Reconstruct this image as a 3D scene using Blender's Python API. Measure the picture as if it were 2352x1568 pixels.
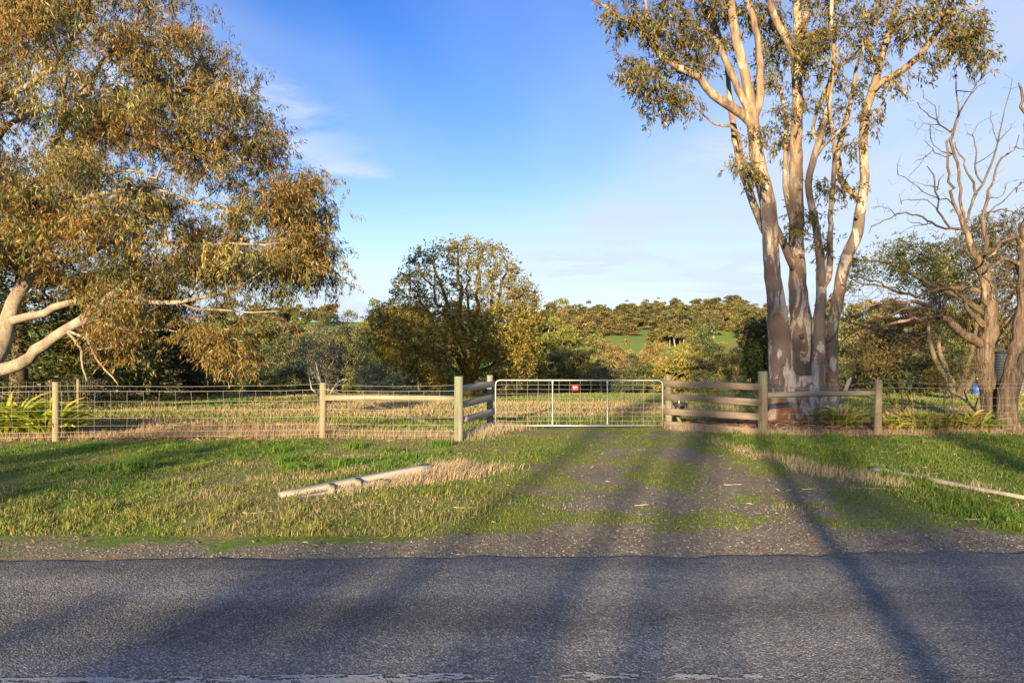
import bpy, math
import numpy as np
from mathutils import Vector
rad = math.radians
rng = np.random.default_rng(11)
scene = bpy.context.scene
for o in list(bpy.data.objects):
    bpy.data.objects.remove(o)
COL = scene.collection

# ------------------------------------------------------------------ camera, sky, sun, exposure
H = 2.15            # eye height above the road
F = 1568.0          # focal length in pixels of a 2352 x 1568 copy of the photograph
cam_data = bpy.data.cameras.new("camera")
cam_data.lens = 24.0
cam_data.sensor_width = 36.0
cam_data.clip_start = 0.05
cam_data.clip_end = 5000
cam = bpy.data.objects.new("camera", cam_data)
cam.location = (0, 0, H)
cam.rotation_euler = (rad(90), 0, 0)
COL.objects.link(cam)
scene.camera = cam

SUN_EL, SUN_AZ = 12.0, 197.0        # elevation; azimuth clockwise from +Y (behind the camera, to the left)
sun_dir = Vector((math.sin(rad(SUN_AZ)) * math.cos(rad(SUN_EL)), math.cos(rad(SUN_AZ)) * math.cos(rad(SUN_EL)), math.sin(rad(SUN_EL))))
sun_data = bpy.data.lights.new("sun", 'SUN')
sun_data.energy = 4.3
sun_data.angle = rad(0.6)
sun_data.color = (1.0, 0.74, 0.42)
sun = bpy.data.objects.new("sun", sun_data)
sun.rotation_euler = (-sun_dir).to_track_quat('-Z', 'Y').to_euler()
sun.location = (-20, -60, 30)
COL.objects.link(sun)

world = bpy.data.worlds.new("World")
scene.world = world
world.use_nodes = True
wn, wl = world.node_tree.nodes, world.node_tree.links
wn.clear()
sky = wn.new('ShaderNodeTexSky')
sky.sky_type = 'NISHITA'
sky.sun_disc = False
sky.sun_elevation = rad(SUN_EL)
sky.sun_rotation = rad(SUN_AZ)
sky.altitude = 0
sky.air_density = 1.0
sky.dust_density = 0.3
sky.ozone_density = 2.0
hs = wn.new('ShaderNodeHueSaturation')
hs.inputs['Saturation'].default_value = 1.46
hs.inputs['Hue'].default_value = 0.525
hs.inputs['Value'].default_value = 1.0
wl.new(sky.outputs[0], hs.inputs['Color'])
# thin high cloud: noise on a flat layer overhead, the same in every direction
tc = wn.new('ShaderNodeTexCoord')
sep = wn.new('ShaderNodeSeparateXYZ')
wl.new(tc.outputs['Generated'], sep.inputs[0])
def wmath(op, a, b=None, c=None):
    n = wn.new('ShaderNodeMath'); n.operation = op
    for i, v in enumerate((a, b, c)):
        if v is None: continue
        if isinstance(v, (int, float)): n.inputs[i].default_value = v
        else: wl.new(v, n.inputs[i])
    return n.outputs[0]
zz = wmath('ADD', wmath('MAXIMUM', sep.outputs[2], 0.0), 0.16)
cu = wmath('DIVIDE', sep.outputs[0], zz)
cv = wmath('DIVIDE', sep.outputs[1], zz)
comb = wn.new('ShaderNodeCombineXYZ')
wl.new(cu, comb.inputs[0]); wl.new(cv, comb.inputs[1])
def wnoise(scale, detail, rough, off, dist=0.0, sx=1.0, sy=1.0):
    mp = wn.new('ShaderNodeMapping')
    mp.inputs['Location'].default_value = off
    mp.inputs['Scale'].default_value = (sx, sy, 1)
    wl.new(comb.outputs[0], mp.inputs[0])
    n = wn.new('ShaderNodeTexNoise')
    n.inputs['Scale'].default_value = scale; n.inputs['Detail'].default_value = detail
    n.inputs['Roughness'].default_value = rough; n.inputs['Distortion'].default_value = dist
    wl.new(mp.outputs[0], n.inputs['Vector'])
    return n.outputs[0]
def wramp(v, lo, hi):
    n = wn.new('ShaderNodeMapRange'); n.interpolation_type = 'SMOOTHSTEP'
    n.inputs[1].default_value = lo; n.inputs[2].default_value = hi
    wl.new(v, n.inputs[0]); return n.outputs[0]
CLOUD_OFF = (46.13, 64.49, 0.0)
veil = wmath('MULTIPLY', wramp(wnoise(0.30, 4, 0.55, CLOUD_OFF, 0.4), 0.37, 0.62), 0.85)
WISP_OFF = (104.0, 63.3, 0.0)
wisps = wmath('MULTIPLY', wramp(wnoise(1.6, 7, 0.62, WISP_OFF, 0.5, 0.7, 1.2), 0.50, 0.70), 0.95)
MASK_OFF = (38.8, 46.8, 0.0)
clump_mask = wramp(wnoise(0.55, 2, 0.5, MASK_OFF), 0.38, 0.56)
wisps = wmath('MULTIPLY', wisps, clump_mask)
cloud = wmath('MINIMUM', wmath('ADD', veil, wisps), 0.85)
haze_f = wmath('MULTIPLY', wmath('POWER', wmath('SUBTRACT', 1.0, wmath('MINIMUM', wmath('MAXIMUM', sep.outputs[2], 0.0), 1.0)), 5.0), 0.98)
cloud = wmath('SUBTRACT', 1.0, wmath('MULTIPLY', wmath('SUBTRACT', 1.0, cloud), wmath('SUBTRACT', 1.0, haze_f)))
mixc = wn.new('ShaderNodeMix'); mixc.data_type = 'RGBA'
wl.new(cloud, mixc.inputs[0])
wl.new(hs.outputs[0], mixc.inputs[6])
mixc.inputs[7].default_value = (2.75, 3.1, 3.75, 1)
bg = wn.new('ShaderNodeBackground')
bg.inputs['Strength'].default_value = 0.072
wl.new(mixc.outputs[2], bg.inputs['Color'])
wo = wn.new('ShaderNodeOutputWorld')
wl.new(bg.outputs[0], wo.inputs[0])

vs = scene.view_settings
vs.view_transform = 'Standard'
vs.look = 'None'
vs.exposure = 1.88
vs.gamma = 1.0
vs.use_curve_mapping = False
scene.cycles.max_bounces = 5
scene.cycles.diffuse_bounces = 3
scene.cycles.glossy_bounces = 2
scene.cycles.transmission_bounces = 3
scene.cycles.transparent_max_bounces = 4
scene.cycles.caustics_reflective = False
scene.cycles.caustics_refractive = False

# ------------------------------------------------------------------ helpers
def P(px, py, Y):
    """A point of the place: where the sight line through a spot of the photograph meets depth Y."""
    return np.array([(px - 1176.0) / F * Y, Y, H - (py - 784.0) / F * Y])

def sm(a, b, x):
    t = np.clip((np.asarray(x, float) - a) / (b - a), 0, 1)
    return t * t * (3 - 2 * t)

_tab = np.random.default_rng(5).random((8, 256, 256))
def vnoise(x, y, seed=0):
    x = np.asarray(x, float); y = np.asarray(y, float)
    xi = np.floor(x).astype(int); yi = np.floor(y).astype(int)
    fx = x - xi; fy = y - yi
    fx = fx * fx * (3 - 2 * fx); fy = fy * fy * (3 - 2 * fy)
    t = _tab[seed % 8]
    a = t[xi % 256, yi % 256]; b = t[(xi + 1) % 256, yi % 256]
    c = t[xi % 256, (yi + 1) % 256]; d = t[(xi + 1) % 256, (yi + 1) % 256]
    return (a * (1 - fx) + b * fx) * (1 - fy) + (c * (1 - fx) + d * fx) * fy
def fbm(x, y, oct=4, seed=0):
    s = 0.0; amp = 0.5; tot = 0
    for i in range(oct):
        s = s + amp * vnoise(x * 2 ** i + 17.3 * i, y * 2 ** i + 9.1 * i, seed + i); tot += amp; amp *= 0.5
    return s / tot

def unit(v):
    v = np.asarray(v, float)
    return v / np.maximum(np.linalg.norm(v, axis=-1, keepdims=True), 1e-9)

class Buf:
    """Collects triangles and quads with a colour per vertex and turns them into one mesh."""
    def __init__(s): s.v = []; s.t = []; s.q = []; s.c = []; s.n = 0
    def add(s, v, quads=None, tris=None, col=None):
        v = np.asarray(v, float).reshape(-1, 3)
        s.v.append(v)
        if quads is not None: s.q.append(np.asarray(quads, int).reshape(-1, 4) + s.n)
        if tris is not None: s.t.append(np.asarray(tris, int).reshape(-1, 3) + s.n)
        if col is None: col = np.ones((len(v), 3))
        col = np.asarray(col, float)
        if col.ndim == 1: col = np.tile(col, (len(v), 1))
        s.c.append(col); s.n += len(v)
    def mesh(s, name, mat, smooth=False, base=(0, 0, 0)):
        me = bpy.data.meshes.new(name)
        v = np.concatenate(s.v) - np.asarray(base)
        t = np.concatenate(s.t) if s.t else np.zeros((0, 3), int)
        q = np.concatenate(s.q) if s.q else np.zeros((0, 4), int)
        loops = np.concatenate([t.ravel(), q.ravel()])
        starts = np.concatenate([np.arange(len(t)) * 3, len(t) * 3 + np.arange(len(q)) * 4])
        me.vertices.add(len(v)); me.vertices.foreach_set('co', v.ravel())
        me.loops.add(len(loops)); me.loops.foreach_set('vertex_index', loops)
        me.polygons.add(len(starts)); me.polygons.foreach_set('loop_start', starts)
        if smooth: me.polygons.foreach_set('use_smooth', np.ones(len(starts), bool))
        me.update(calc_edges=True)
        c = np.concatenate(s.c)
        at = me.color_attributes.new('Col', 'FLOAT_COLOR', 'POINT')
        at.data.foreach_set('color', np.concatenate([c, np.ones((len(c), 1))], 1).ravel())
        if mat: me.materials.append(mat)
        return me
    def build(s, name, mat, parent=None, smooth=False, base=None):
        if base is None: base = tuple(parent.location) if parent is not None else (0, 0, 0)
        o = bpy.data.objects.new(name, s.mesh(name, mat, smooth, base))
        COL.objects.link(o)
        if parent is not None: o.parent = parent
        else: o.location = base
        return o

def tag(o, label=None, cat=None, group=None, kind=None):
    if label: o['label'] = label
    if cat: o['category'] = cat
    if group: o['group'] = group
    if kind: o['kind'] = kind
    return o
def thing(name, label, cat, loc=(0, 0, 0), group=None):
    o = bpy.data.objects.new(name, None)
    o.empty_display_size = 0.2
    COL.objects.link(o); o.location = tuple(float(c) for c in loc)
    return tag(o, label, cat, group)
def child(name, me, parent, loc=(0, 0, 0), rotz=0.0):
    o = bpy.data.objects.new(name, me); COL.objects.link(o)
    o.parent = parent; o.location = tuple(float(c) for c in loc); o.rotation_euler = (0, 0, rotz)
    return o

def catmull(pts, seg):
    pts = np.asarray(pts, float)
    if len(pts) < 3:
        n = max(2, int(np.linalg.norm(pts[-1, :3] - pts[0, :3]) / seg) + 1)
        return np.linspace(pts[0], pts[-1], n)
    e = np.vstack([2 * pts[0] - pts[1], pts, 2 * pts[-1] - pts[-2]])
    out = []
    for i in range(1, len(e) - 2):
        n = max(1, int(np.linalg.norm(e[i + 1, :3] - e[i, :3]) / seg))
        for t in np.arange(n) / n:
            p0, p1, p2, p3 = e[i - 1], e[i], e[i + 1], e[i + 2]
            out.append(0.5 * ((2 * p1) + (-p0 + p2) * t + (2 * p0 - 5 * p1 + 4 * p2 - p3) * t * t + (-p0 + 3 * p1 - 3 * p2 + p3) * t ** 3))
    out.append(e[-2])
    return np.array(out)

def tube(buf, pts, r, n=6, cap=True, rough=0.0, col=None, gen=rng):
    pts = np.asarray(pts, float); k = len(pts)
    r = np.broadcast_to(np.asarray(r, float), (k,))
    tan = unit(np.gradient(pts, axis=0)) if k > 1 else np.array([[0, 0, 1.0]])
    nv = np.zeros((k, 3))
    a = np.array([1.0, 0, 0]) if abs(tan[0, 0]) < 0.8 else np.array([0, 1.0, 0])
    for i in range(k):
        a = a - tan[i] * a.dot(tan[i]); a = a / max(np.linalg.norm(a), 1e-9); nv[i] = a
    bv = np.cross(tan, nv)
    th = np.arange(n) / n * 2 * math.pi
    rr = np.tile(r[:, None], (1, n))
    if rough:
        ph = gen.random() * 6.28
        rr = rr * (1 + rough * np.sin(2 * th[None, :] + ph + np.arange(k)[:, None] * 0.35) + rough * 0.8 * (gen.random((k, n)) - 0.5)
                   + rough * 0.7 * np.sin(3 * th[None, :] - np.arange(k)[:, None] * 0.22 + ph))
    v = pts[:, None] + rr[..., None] * (np.cos(th)[None, :, None] * nv[:, None] + np.sin(th)[None, :, None] * bv[:, None])
    v = v.reshape(-1, 3)
    i = np.arange(k - 1)[:, None] * n; j = np.arange(n)[None, :]
    q = np.stack([i + j, i + (j + 1) % n, i + n + (j + 1) % n, i + n + j], -1).reshape(-1, 4)
    tr = None
    if cap:
        v = np.vstack([v, pts[0], pts[-1]])
        c0, c1 = k * n, k * n + 1
        jj = np.arange(n)
        tr = np.vstack([np.stack([np.full(n, c0), (jj + 1) % n, jj], -1), np.stack([np.full(n, c1), (k - 1) * n + jj, (k - 1) * n + (jj + 1) % n], -1)])
    buf.add(v, q, tr, col)

def leaves(buf, pos, d, L, W, col, curl=0.18, gen=rng):
    """One narrow four-cornered leaf for every position."""
    n = len(pos); d = unit(d)
    L = np.broadcast_to(np.asarray(L, float), (n,))[:, None]; W = np.broadcast_to(np.asarray(W, float), (n,))[:, None]
    s = unit(np.cross(d, gen.normal(size=(n, 3)))); nn = np.cross(s, d)
    c = (gen.random((n, 1)) - 0.5) * 2 * curl
    v = np.stack([pos, pos + d * L * 0.45 + s * W * 0.5 + nn * c * L * 0.6, pos + d * L, pos + d * L * 0.45 - s * W * 0.5 + nn * c * L * 0.6], 1)
    buf.add(v.reshape(-1, 3), np.arange(n * 4).reshape(-1, 4), None, np.repeat(col, 4, 0))

def pick(pal, n, var=0.15, gen=rng):
    pal = np.asarray(pal, float)
    c = pal[gen.integers(0, len(pal), n)]
    return c * (1 + var * gen.normal(size=(n, 1))).clip(0.4, 1.7)

class Skel:
    """A branching skeleton: traced limbs, then finer branches grown out to targets in the crown."""
    def __init__(s): s.p = []; s.par = []; s.r = []; s.lim = []
    def path(s, pts, r0=None, parent=-1, seg=0.25, jit=0.0, gen=rng):
        """pts: rows of x, y, z, radius"""
        a = catmull(pts, seg)
        if jit: a[1:-1, :3] += gen.normal(size=(len(a) - 2, 3)) * jit
        ids = []
        for row in a:
            s.p.append(row[:3]); s.par.append(parent); s.r.append(max(row[3], 0.003)); parent = len(s.p) - 1; ids.append(parent)
        return ids
    def near(s, pt):
        a = np.asarray(s.p); return int(np.argmin(((a - pt) ** 2).sum(1)))
    def grow(s, targets, step=0.35, bow=0.15, jit=0.05, rtip=0.006, root=None, pen=0.4, sag=0.0, minr=0.0, gen=rng):
        T = np.asarray(targets, float)
        base = np.asarray(s.p)
        cap = len(base) + len(T) * 14
        A = np.zeros((cap, 3)); A[:len(base)] = base; n = len(base)
        root = base[0] if root is None else np.asarray(root)
        d0 = np.array([((base - t) ** 2).sum(1).min() for t in T])
        dr = np.zeros(cap); dr[:n] = np.linalg.norm(base - root, axis=1)
        for i in np.argsort(d0):
            t = T[i]; tr = np.linalg.norm(t - root)
            d = np.linalg.norm(A[:n] - t, axis=1) + pen * np.maximum(0, dr[:n] - tr + 0.25 * step)
            j = int(np.argmin(d)); a = A[j]; L = np.linalg.norm(t - a)
            k = int(min(13, max(1, round(L / step))))
            off = gen.normal(size=3) * bow * L + np.array([0, 0, -sag * L])
            par = j
            for q in range(1, k + 1):
                u = q / k
                pt = a + (t - a) * u + off * (4 * u * (1 - u)) * 0.5 + (gen.normal(size=3) * jit if q < k else 0)
                s.p.append(pt); s.par.append(par); s.r.append(0.0)
                A[n] = pt; dr[n] = np.linalg.norm(pt - root); par = n; n += 1
        s.rtip = rtip
    def finish(s, rtip=0.006, e=2.4, rmax=0.09):
        n = len(s.p); acc = np.zeros(n); ch = [[] for _ in range(n)]
        for i in range(n - 1, -1, -1):
            if s.r[i] <= 0: s.r[i] = min(rmax, max(rtip, acc[i] ** (1 / e)))
            if s.par[i] >= 0: acc[s.par[i]] += s.r[i] ** e; ch[s.par[i]].append(i)
        s.ch = ch
    def tubes(s, buf, rough=0.05, thick=1e9, thin=0.0, only=None, col=None, sides=None, gen=rng):
        """Adds the chains whose first radius lies between thin and thick."""
        P_, R_ = s.p, s.r
        starts = [(-1, i) for i in range(len(P_)) if s.par[i] < 0]
        while starts:
            p, i = starts.pop()
            pts = []; rr = []
            if p >= 0: pts.append(P_[p]); rr.append(min(R_[p], R_[i] * 1.25))
            while True:
                pts.append(P_[i]); rr.append(R_[i])
                c = s.ch[i]
                if not c: break
                m = max(c, key=lambda q: R_[q])
                for q in c:
                    if q != m: starts.append((i, q))
                i = m
            if len(pts) < 2: continue
            r0 = max(rr[:3])
            if not (thin <= r0 < thick): continue
            n = sides or (16 if r0 > 0.15 else 10 if r0 > 0.06 else 6 if r0 > 0.025 else 4 if r0 > 0.012 else 3)
            tube(buf, np.array(pts), np.array(rr), n, True, rough if r0 > 0.02 else 0.0, col, gen)

# ------------------------------------------------------------------ materials
def new_mat(name):
    m = bpy.data.materials.new(name); m.use_nodes = True
    nt = m.node_tree; b = nt.nodes['Principled BSDF']
    return m, nt, b
class NT:
    def __init__(s, nt): s.nt = nt
    def n(s, t, **k):
        x = s.nt.nodes.new(t)
        for a, b in k.items(): setattr(x, a, b)
        return x
    def set(s, node, i, v):
        if hasattr(v, 'links') or hasattr(v, 'is_linked'): s.nt.links.new(v, node.inputs[i])
        else: node.inputs[i].default_value = v
    def coord(s, scale=(1, 1, 1), loc=(0, 0, 0), kind='Object'):
        t = s.n('ShaderNodeTexCoord'); m = s.n('ShaderNodeMapping')
        s.nt.links.new(t.outputs[kind], m.inputs[0]); m.inputs['Scale'].default_value = scale; m.inputs['Location'].default_value = loc
        return m.outputs[0]
    def noise(s, vec, scale, detail=4, rough=0.55, dist=0.0):
        x = s.n('ShaderNodeTexNoise'); s.set(x, 'Vector', vec); s.set(x, 'Scale', scale); s.set(x, 'Detail', detail); s.set(x, 'Roughness', rough); s.set(x, 'Distortion', dist)
        return x.outputs[0]
    def voro(s, vec, scale, feature='F1', out='Distance'):
        x = s.n('ShaderNodeTexVoronoi', feature=feature); s.set(x, 'Vector', vec); s.set(x, 'Scale', scale)
        return x.outputs[out]
    def ramp(s, fac, stops, interp='LINEAR'):
        x = s.n('ShaderNodeValToRGB'); s.set(x, 0, fac); cr = x.color_ramp; cr.interpolation = interp
        while len(cr.elements) < len(stops): cr.elements.new(0.5)
        for e, (p, c) in zip(cr.elements, stops):
            e.position = p; e.color = (c, c, c, 1) if isinstance(c, (int, float)) else tuple(c) + (1,)
        return x.outputs[0]
    def range(s, v, a, b, lo=0.0, hi=1.0):
        x = s.n('ShaderNodeMapRange'); s.set(x, 0, v); s.set(x, 1, a); s.set(x, 2, b); s.set(x, 3, lo); s.set(x, 4, hi); return x.outputs[0]
    def mix(s, f, a, b, mode='MIX'):
        x = s.n('ShaderNodeMix', data_type='RGBA', blend_type=mode)
        s.set(x, 0, f)
        for i, v in ((6, a), (7, b)):
            if isinstance(v, tuple) and len(v) == 3: v = v + (1,)
            s.set(x, i, v)
        return x.outputs[2]
    def math(s, op, a, b=0.0):
        x = s.n('ShaderNodeMath', operation=op); s.set(x, 0, a); s.set(x, 1, b); return x.outputs[0]
    def attr(s, name='Col'):
        x = s.n('ShaderNodeAttribute'); x.attribute_name = name; return x.outputs[0]
    def bump(s, h, strength, dist):
        x = s.n('ShaderNodeBump'); s.set(x, 'Height', h); s.set(x, 'Strength', strength); s.set(x, 'Distance', dist); return x.outputs[0]

def leaf_mat(name, trans=0.35, rough=0.5, spec=0.25):
    m, nt, b = new_mat(name); t = NT(nt)
    c = t.attr()
    t.set(b, 'Base Color', c); t.set(b, 'Roughness', rough); t.set(b, 'Specular IOR Level', spec)
    tr = t.n('ShaderNodeBsdfTranslucent'); t.set(tr, 0, c)
    mx = t.n('ShaderNodeMixShader'); mx.inputs[0].default_value = trans
    nt.links.new(b.outputs[0], mx.inputs[1]); nt.links.new(tr.outputs[0], mx.inputs[2])
    nt.links.new(mx.outputs[0], nt.nodes['Material Output'].inputs[0])
    return m
M = {}
M['leaf'] = leaf_mat('gum_leaf', 0.3, 0.45, 0.35)
M['grass'] = leaf_mat('grass_blade', 0.4, 0.6, 0.2)
M['dry'] = leaf_mat('dry_blade', 0.3, 0.8, 0.1)

def bark_mottled():
    m, nt, b = new_mat('gum_bark_mottled'); t = NT(nt)
    v = t.coord((1, 1, 0.34))
    f = t.noise(v, 3.6, 4.5, 0.58, 1.1)
    fine = t.noise(t.coord((1, 1, 0.5)), 22, 4, 0.6)
    base = t.ramp(f, [(0.0, (0.12, 0.094, 0.083)), (0.42, (0.16, 0.128, 0.112)), (0.50, (0.195, 0.153, 0.132)), (0.512, (0.21, 0.12, 0.07)), (0.524, (0.44, 0.39, 0.33)), (0.75, (0.56, 0.52, 0.46))])
    g = t.noise(t.coord((1, 1, 0.5), (4, 7, 2)), 1.1, 3, 0.5)
    base = t.mix(t.range(g, 0.50, 0.62, 0, 0.6), base, (0.20, 0.122, 0.07))
    base = t.mix(t.range(fine, 0.42, 0.72, 0.0, 0.5), base, (0.085, 0.066, 0.056))
    # peeling orange-brown bark towards the foot, pale smooth bark higher up
    sx = t.n('ShaderNodeSeparateXYZ'); t.set(sx, 0, t.coord())
    low = t.range(t.math('ADD', sx.outputs[2], t.math('MULTIPLY', f, 0.9)), 1.25, 0.75)
    peel = t.ramp(t.noise(t.coord((1, 1, 0.3), (1, 2, 5)), 4.5, 4, 0.6, 0.6), [(0.40, (0.17, 0.075, 0.035)), (0.5, (0.33, 0.17, 0.08)), (0.56, (0.5, 0.42, 0.33)), (0.7, (0.42, 0.30, 0.19))])
    base = t.mix(low, base, peel)
    high = t.range(t.math('ADD', sx.outputs[2], t.math('MULTIPLY', f, 3.0)), 6.5, 9.5)
    smooth = t.ramp(t.noise(t.coord((1, 1, 0.25), (9, 3, 5)), 4.5, 6, 0.62, 0.9), [(0.34, (0.085, 0.058, 0.042)), (0.43, (0.16, 0.115, 0.08)), (0.50, (0.215, 0.155, 0.10)), (0.56, (0.25, 0.19, 0.125)), (0.60, (0.36, 0.30, 0.22)), (0.75, (0.44, 0.38, 0.30))])
    base = t.mix(high, base, smooth)
    t.set(b, 'Base Color', base); t.set(b, 'Roughness', 0.75); t.set(b, 'Specular IOR Level', 0.25)
    h = t.math('ADD', t.math('MULTIPLY', t.range(f, 0.5, 0.545), -0.6), t.math('MULTIPLY', fine, 0.5))
    t.set(b, 'Normal', t.bump(h, 0.6, 0.02))
    return m
M['bark_mottled'] = bark_mottled()
def bark_plain(name, c0, c1, c2, sc=3.0, zs=0.25, bump=0.5, spots=None):
    m, nt, b = new_mat(name); t = NT(nt)
    f = t.noise(t.coord((1, 1, zs)), sc, 5, 0.6, 0.5)
    base = t.ramp(f, [(0.3, c0), (0.5, c1), (0.68, c2)])
    fine = t.noise(t.coord((1, 1, zs)), sc * 8, 4, 0.6)
    base = t.mix(t.range(fine, 0.4, 0.75, 0, 0.5), base, tuple(0.45 * x for x in c0))
    t.set(b, 'Base Color', base); t.set(b, 'Roughness', 0.85); t.set(b, 'Specular IOR Level', 0.15)
    t.set(b, 'Normal', t.bump(t.math('ADD', f, t.math('MULTIPLY', fine, 0.5)), bump, 0.03))
    return m
M['bark_pale'] = bark_plain('gum_bark_pale', (0.13, 0.105, 0.085), (0.25, 0.215, 0.175), (0.36, 0.32, 0.265), 2.4, 0.5, 0.3)
M['bark_twig'] = bark_plain('twig_bark', (0.13, 0.085, 0.05), (0.22, 0.15, 0.09), (0.32, 0.24, 0.16), 3, 0.6, 0.2)
M['bark_dark'] = bark_plain('dark_bark', (0.055, 0.045, 0.032), (0.10, 0.085, 0.055), (0.17, 0.13, 0.07), 4, 0.4, 0.5)
M['bark_gold'] = bark_plain('lichened_bark', (0.085, 0.062, 0.022), (0.14, 0.10, 0.03), (0.22, 0.145, 0.04), 4, 0.6, 0.4)
M['bark_grey'] = bark_plain('grey_twig_bark', (0.06, 0.05, 0.04), (0.115, 0.095, 0.072), (0.18, 0.148, 0.105), 4, 0.5, 0.3)
M['bark_ash'] = bark_plain('ash_twig_bark', (0.17, 0.155, 0.15), (0.30, 0.275, 0.26), (0.42, 0.39, 0.36), 4, 0.5, 0.3)
M['bark_white'] = bark_plain('white_branch_bark', (0.22, 0.18, 0.13), (0.34, 0.29, 0.23), (0.44, 0.39, 0.32), 3, 0.5, 0.2)
def bark_stringy():
    m, nt, b = new_mat('stringy_bark'); t = NT(nt)
    f = t.noise(t.coord((1, 1, 0.10)), 16, 4, 0.6, 0.7)
    big = t.noise(t.coord((1, 1, 0.25)), 2.2, 3, 0.5, 0.4)
    base = t.ramp(f, [(0.30, (0.035, 0.026, 0.02)), (0.45, (0.10, 0.074, 0.056)), (0.6, (0.16, 0.125, 0.098)), (0.75, (0.23, 0.19, 0.15))])
    base = t.mix(t.range(big, 0.60, 0.68), base, (0.36, 0.28, 0.19))
    t.set(b, 'Base Color', base); t.set(b, 'Roughness', 0.9); t.set(b, 'Specular IOR Level', 0.1)
    t.set(b, 'Normal', t.bump(f, 0.9, 0.05))
    return m
M['bark_stringy'] = bark_stringy()
def wood(name, c0, c1, c2, green=0.0, axis='X', scale=1.0, knots=True):
    m, nt, b = new_mat(name); t = NT(nt)
    s = {'X': (0.5, 9, 9), 'Z': (9, 9, 0.5)}[axis]
    inf = t.n('ShaderNodeObjectInfo')
    v = t.coord(s)
    ad = t.n('ShaderNodeVectorMath', operation='ADD'); t.set(ad, 0, v)
    cb = t.n('ShaderNodeCombineXYZ'); 
    for i in range(3): t.set(cb, i, t.math('MULTIPLY', inf.outputs['Random'], 31.0 + 7 * i))
    t.set(ad, 1, cb.outputs[0]); v = ad.outputs[0]
    f = t.noise(v, 2.2 * scale, 5, 0.62, 0.6)
    f2 = t.noise(v, 9 * scale, 4, 0.6, 0.2)
    base = t.ramp(f, [(0.28, c0), (0.5, c1), (0.7, c2)])
    base = t.mix(t.range(f2, 0.52, 0.72, 0, 0.55), base, tuple(0.4 * x for x in c0))
    w = t.noise(t.coord((1.3, 1.3, 1.3), (3, 1, 4)), 1.6, 3, 0.5)
    if green:
        base = t.mix(t.range(w, 0.45, 0.66, 0, green), base, (0.16, 0.20, 0.13))
    base = t.mix(t.range(inf.outputs['Random'], 0, 1, 0.0, 0.3), base, (0.20, 0.16, 0.12))
    t.set(b, 'Base Color', base); t.set(b, 'Roughness', 0.85); t.set(b, 'Specular IOR Level', 0.15)
    t.set(b, 'Normal', t.bump(t.math('ADD', f, f2), 0.45, 0.012))
    return m
M['post'] = wood('treated_post_wood', (0.15, 0.125, 0.078), (0.24, 0.205, 0.13), (0.32, 0.28, 0.19), 0.6, 'Z')
M['post_green'] = wood('green_post_wood', (0.11, 0.11, 0.08), (0.18, 0.18, 0.13), (0.25, 0.25, 0.19), 0.95, 'Z')
M['plank_grey'] = wood('grey_plank_wood', (0.20, 0.19, 0.18), (0.31, 0.29, 0.27), (0.40, 0.38, 0.35), 0.0, 'X')
M['plank_brown'] = wood('brown_plank_wood', (0.115, 0.095, 0.08), (0.20, 0.165, 0.13), (0.28, 0.23, 0.175), 0.0, 'X')
M['rail'] = wood('round_rail_wood', (0.16, 0.135, 0.10), (0.27, 0.235, 0.175), (0.36, 0.32, 0.25), 0.3, 'X')
M['log'] = wood('bleached_beam_wood', (0.20, 0.185, 0.16), (0.31, 0.295, 0.265), (0.40, 0.385, 0.35), 0.25, 'X')
def plain(name, c, rough=0.5, metal=0.0, var=0.0, spec=0.5):
    m, nt, b = new_mat(name); t = NT(nt)
    if var:
        f = t.noise(t.coord(), 30, 4, 0.6)
        t.set(b, 'Base Color', t.mix(t.range(f, 0.35, 0.65, 0, var), tuple(c), tuple(0.4 * x for x in c)))
    else: t.set(b, 'Base Color', tuple(c) + (1,))
    t.set(b, 'Roughness', rough); t.set(b, 'Metallic', metal); t.set(b, 'Specular IOR Level', spec)
    return m
M['wire'] = plain('galvanised_wire', (0.33, 0.32, 0.31), 0.5, 0.4)
M['gate'] = plain('galvanised_tube', (0.40, 0.41, 0.42), 0.5, 0.5, 0.4)
M['red'] = plain('red_sign_plate', (0.72, 0.035, 0.045), 0.5, 0, 0.1)
M['white'] = plain('white_print', (0.8, 0.78, 0.75), 0.6)
M['black'] = plain('black_rubber', (0.02, 0.022, 0.028), 0.6, 0, 0.3)
M['blue'] = plain('blue_drum_paint', (0.04, 0.10, 0.42), 0.45, 0, 0.35)
M['tank'] = plain('corrugated_steel', (0.09, 0.11, 0.14), 0.5, 0.4, 0.3)
M['rust'] = plain('rusty_steel', (0.16, 0.08, 0.05), 0.8, 0.2, 0.4)
# ------------------------------------------------------------------ the lie of the land
def drive_l(y): return np.interp(y, [6.5, 7.4, 8.1, 9.2, 11.4, 15.6, 17.5, 24], [-5, -1.54, -0.13, 0.32, 0.68, 1.33, 1.4, 1.0])
def drive_r(y): return np.interp(y, [6.5, 7.64, 8.1, 9.2, 10.7, 13.2, 16.4, 18, 24], [9, 5.73, 5.3, 5.1, 4.94, 4.4, 3.95, 3.6, 3.2])
def fence_y(x): return np.interp(x, [-30, -9.83, -4.2, -1.1, -0.5, 3.9, 5.74, 8.47, 40], [14.0, 14.7, 15.1, 14.95, 16.85, 16.95, 15.6, 15.8, 17.5])
ROAD_SLOPE = 0.023
def road_edge(x): return 6.86 + ROAD_SLOPE * x + 0.22 * (fbm(x * 2.9, x * 0 + 3.3, 4, 2) - 0.5) + 0.2 * (vnoise(x * 0.45, x * 0 + 8.1, 1) - 0.5)
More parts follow.
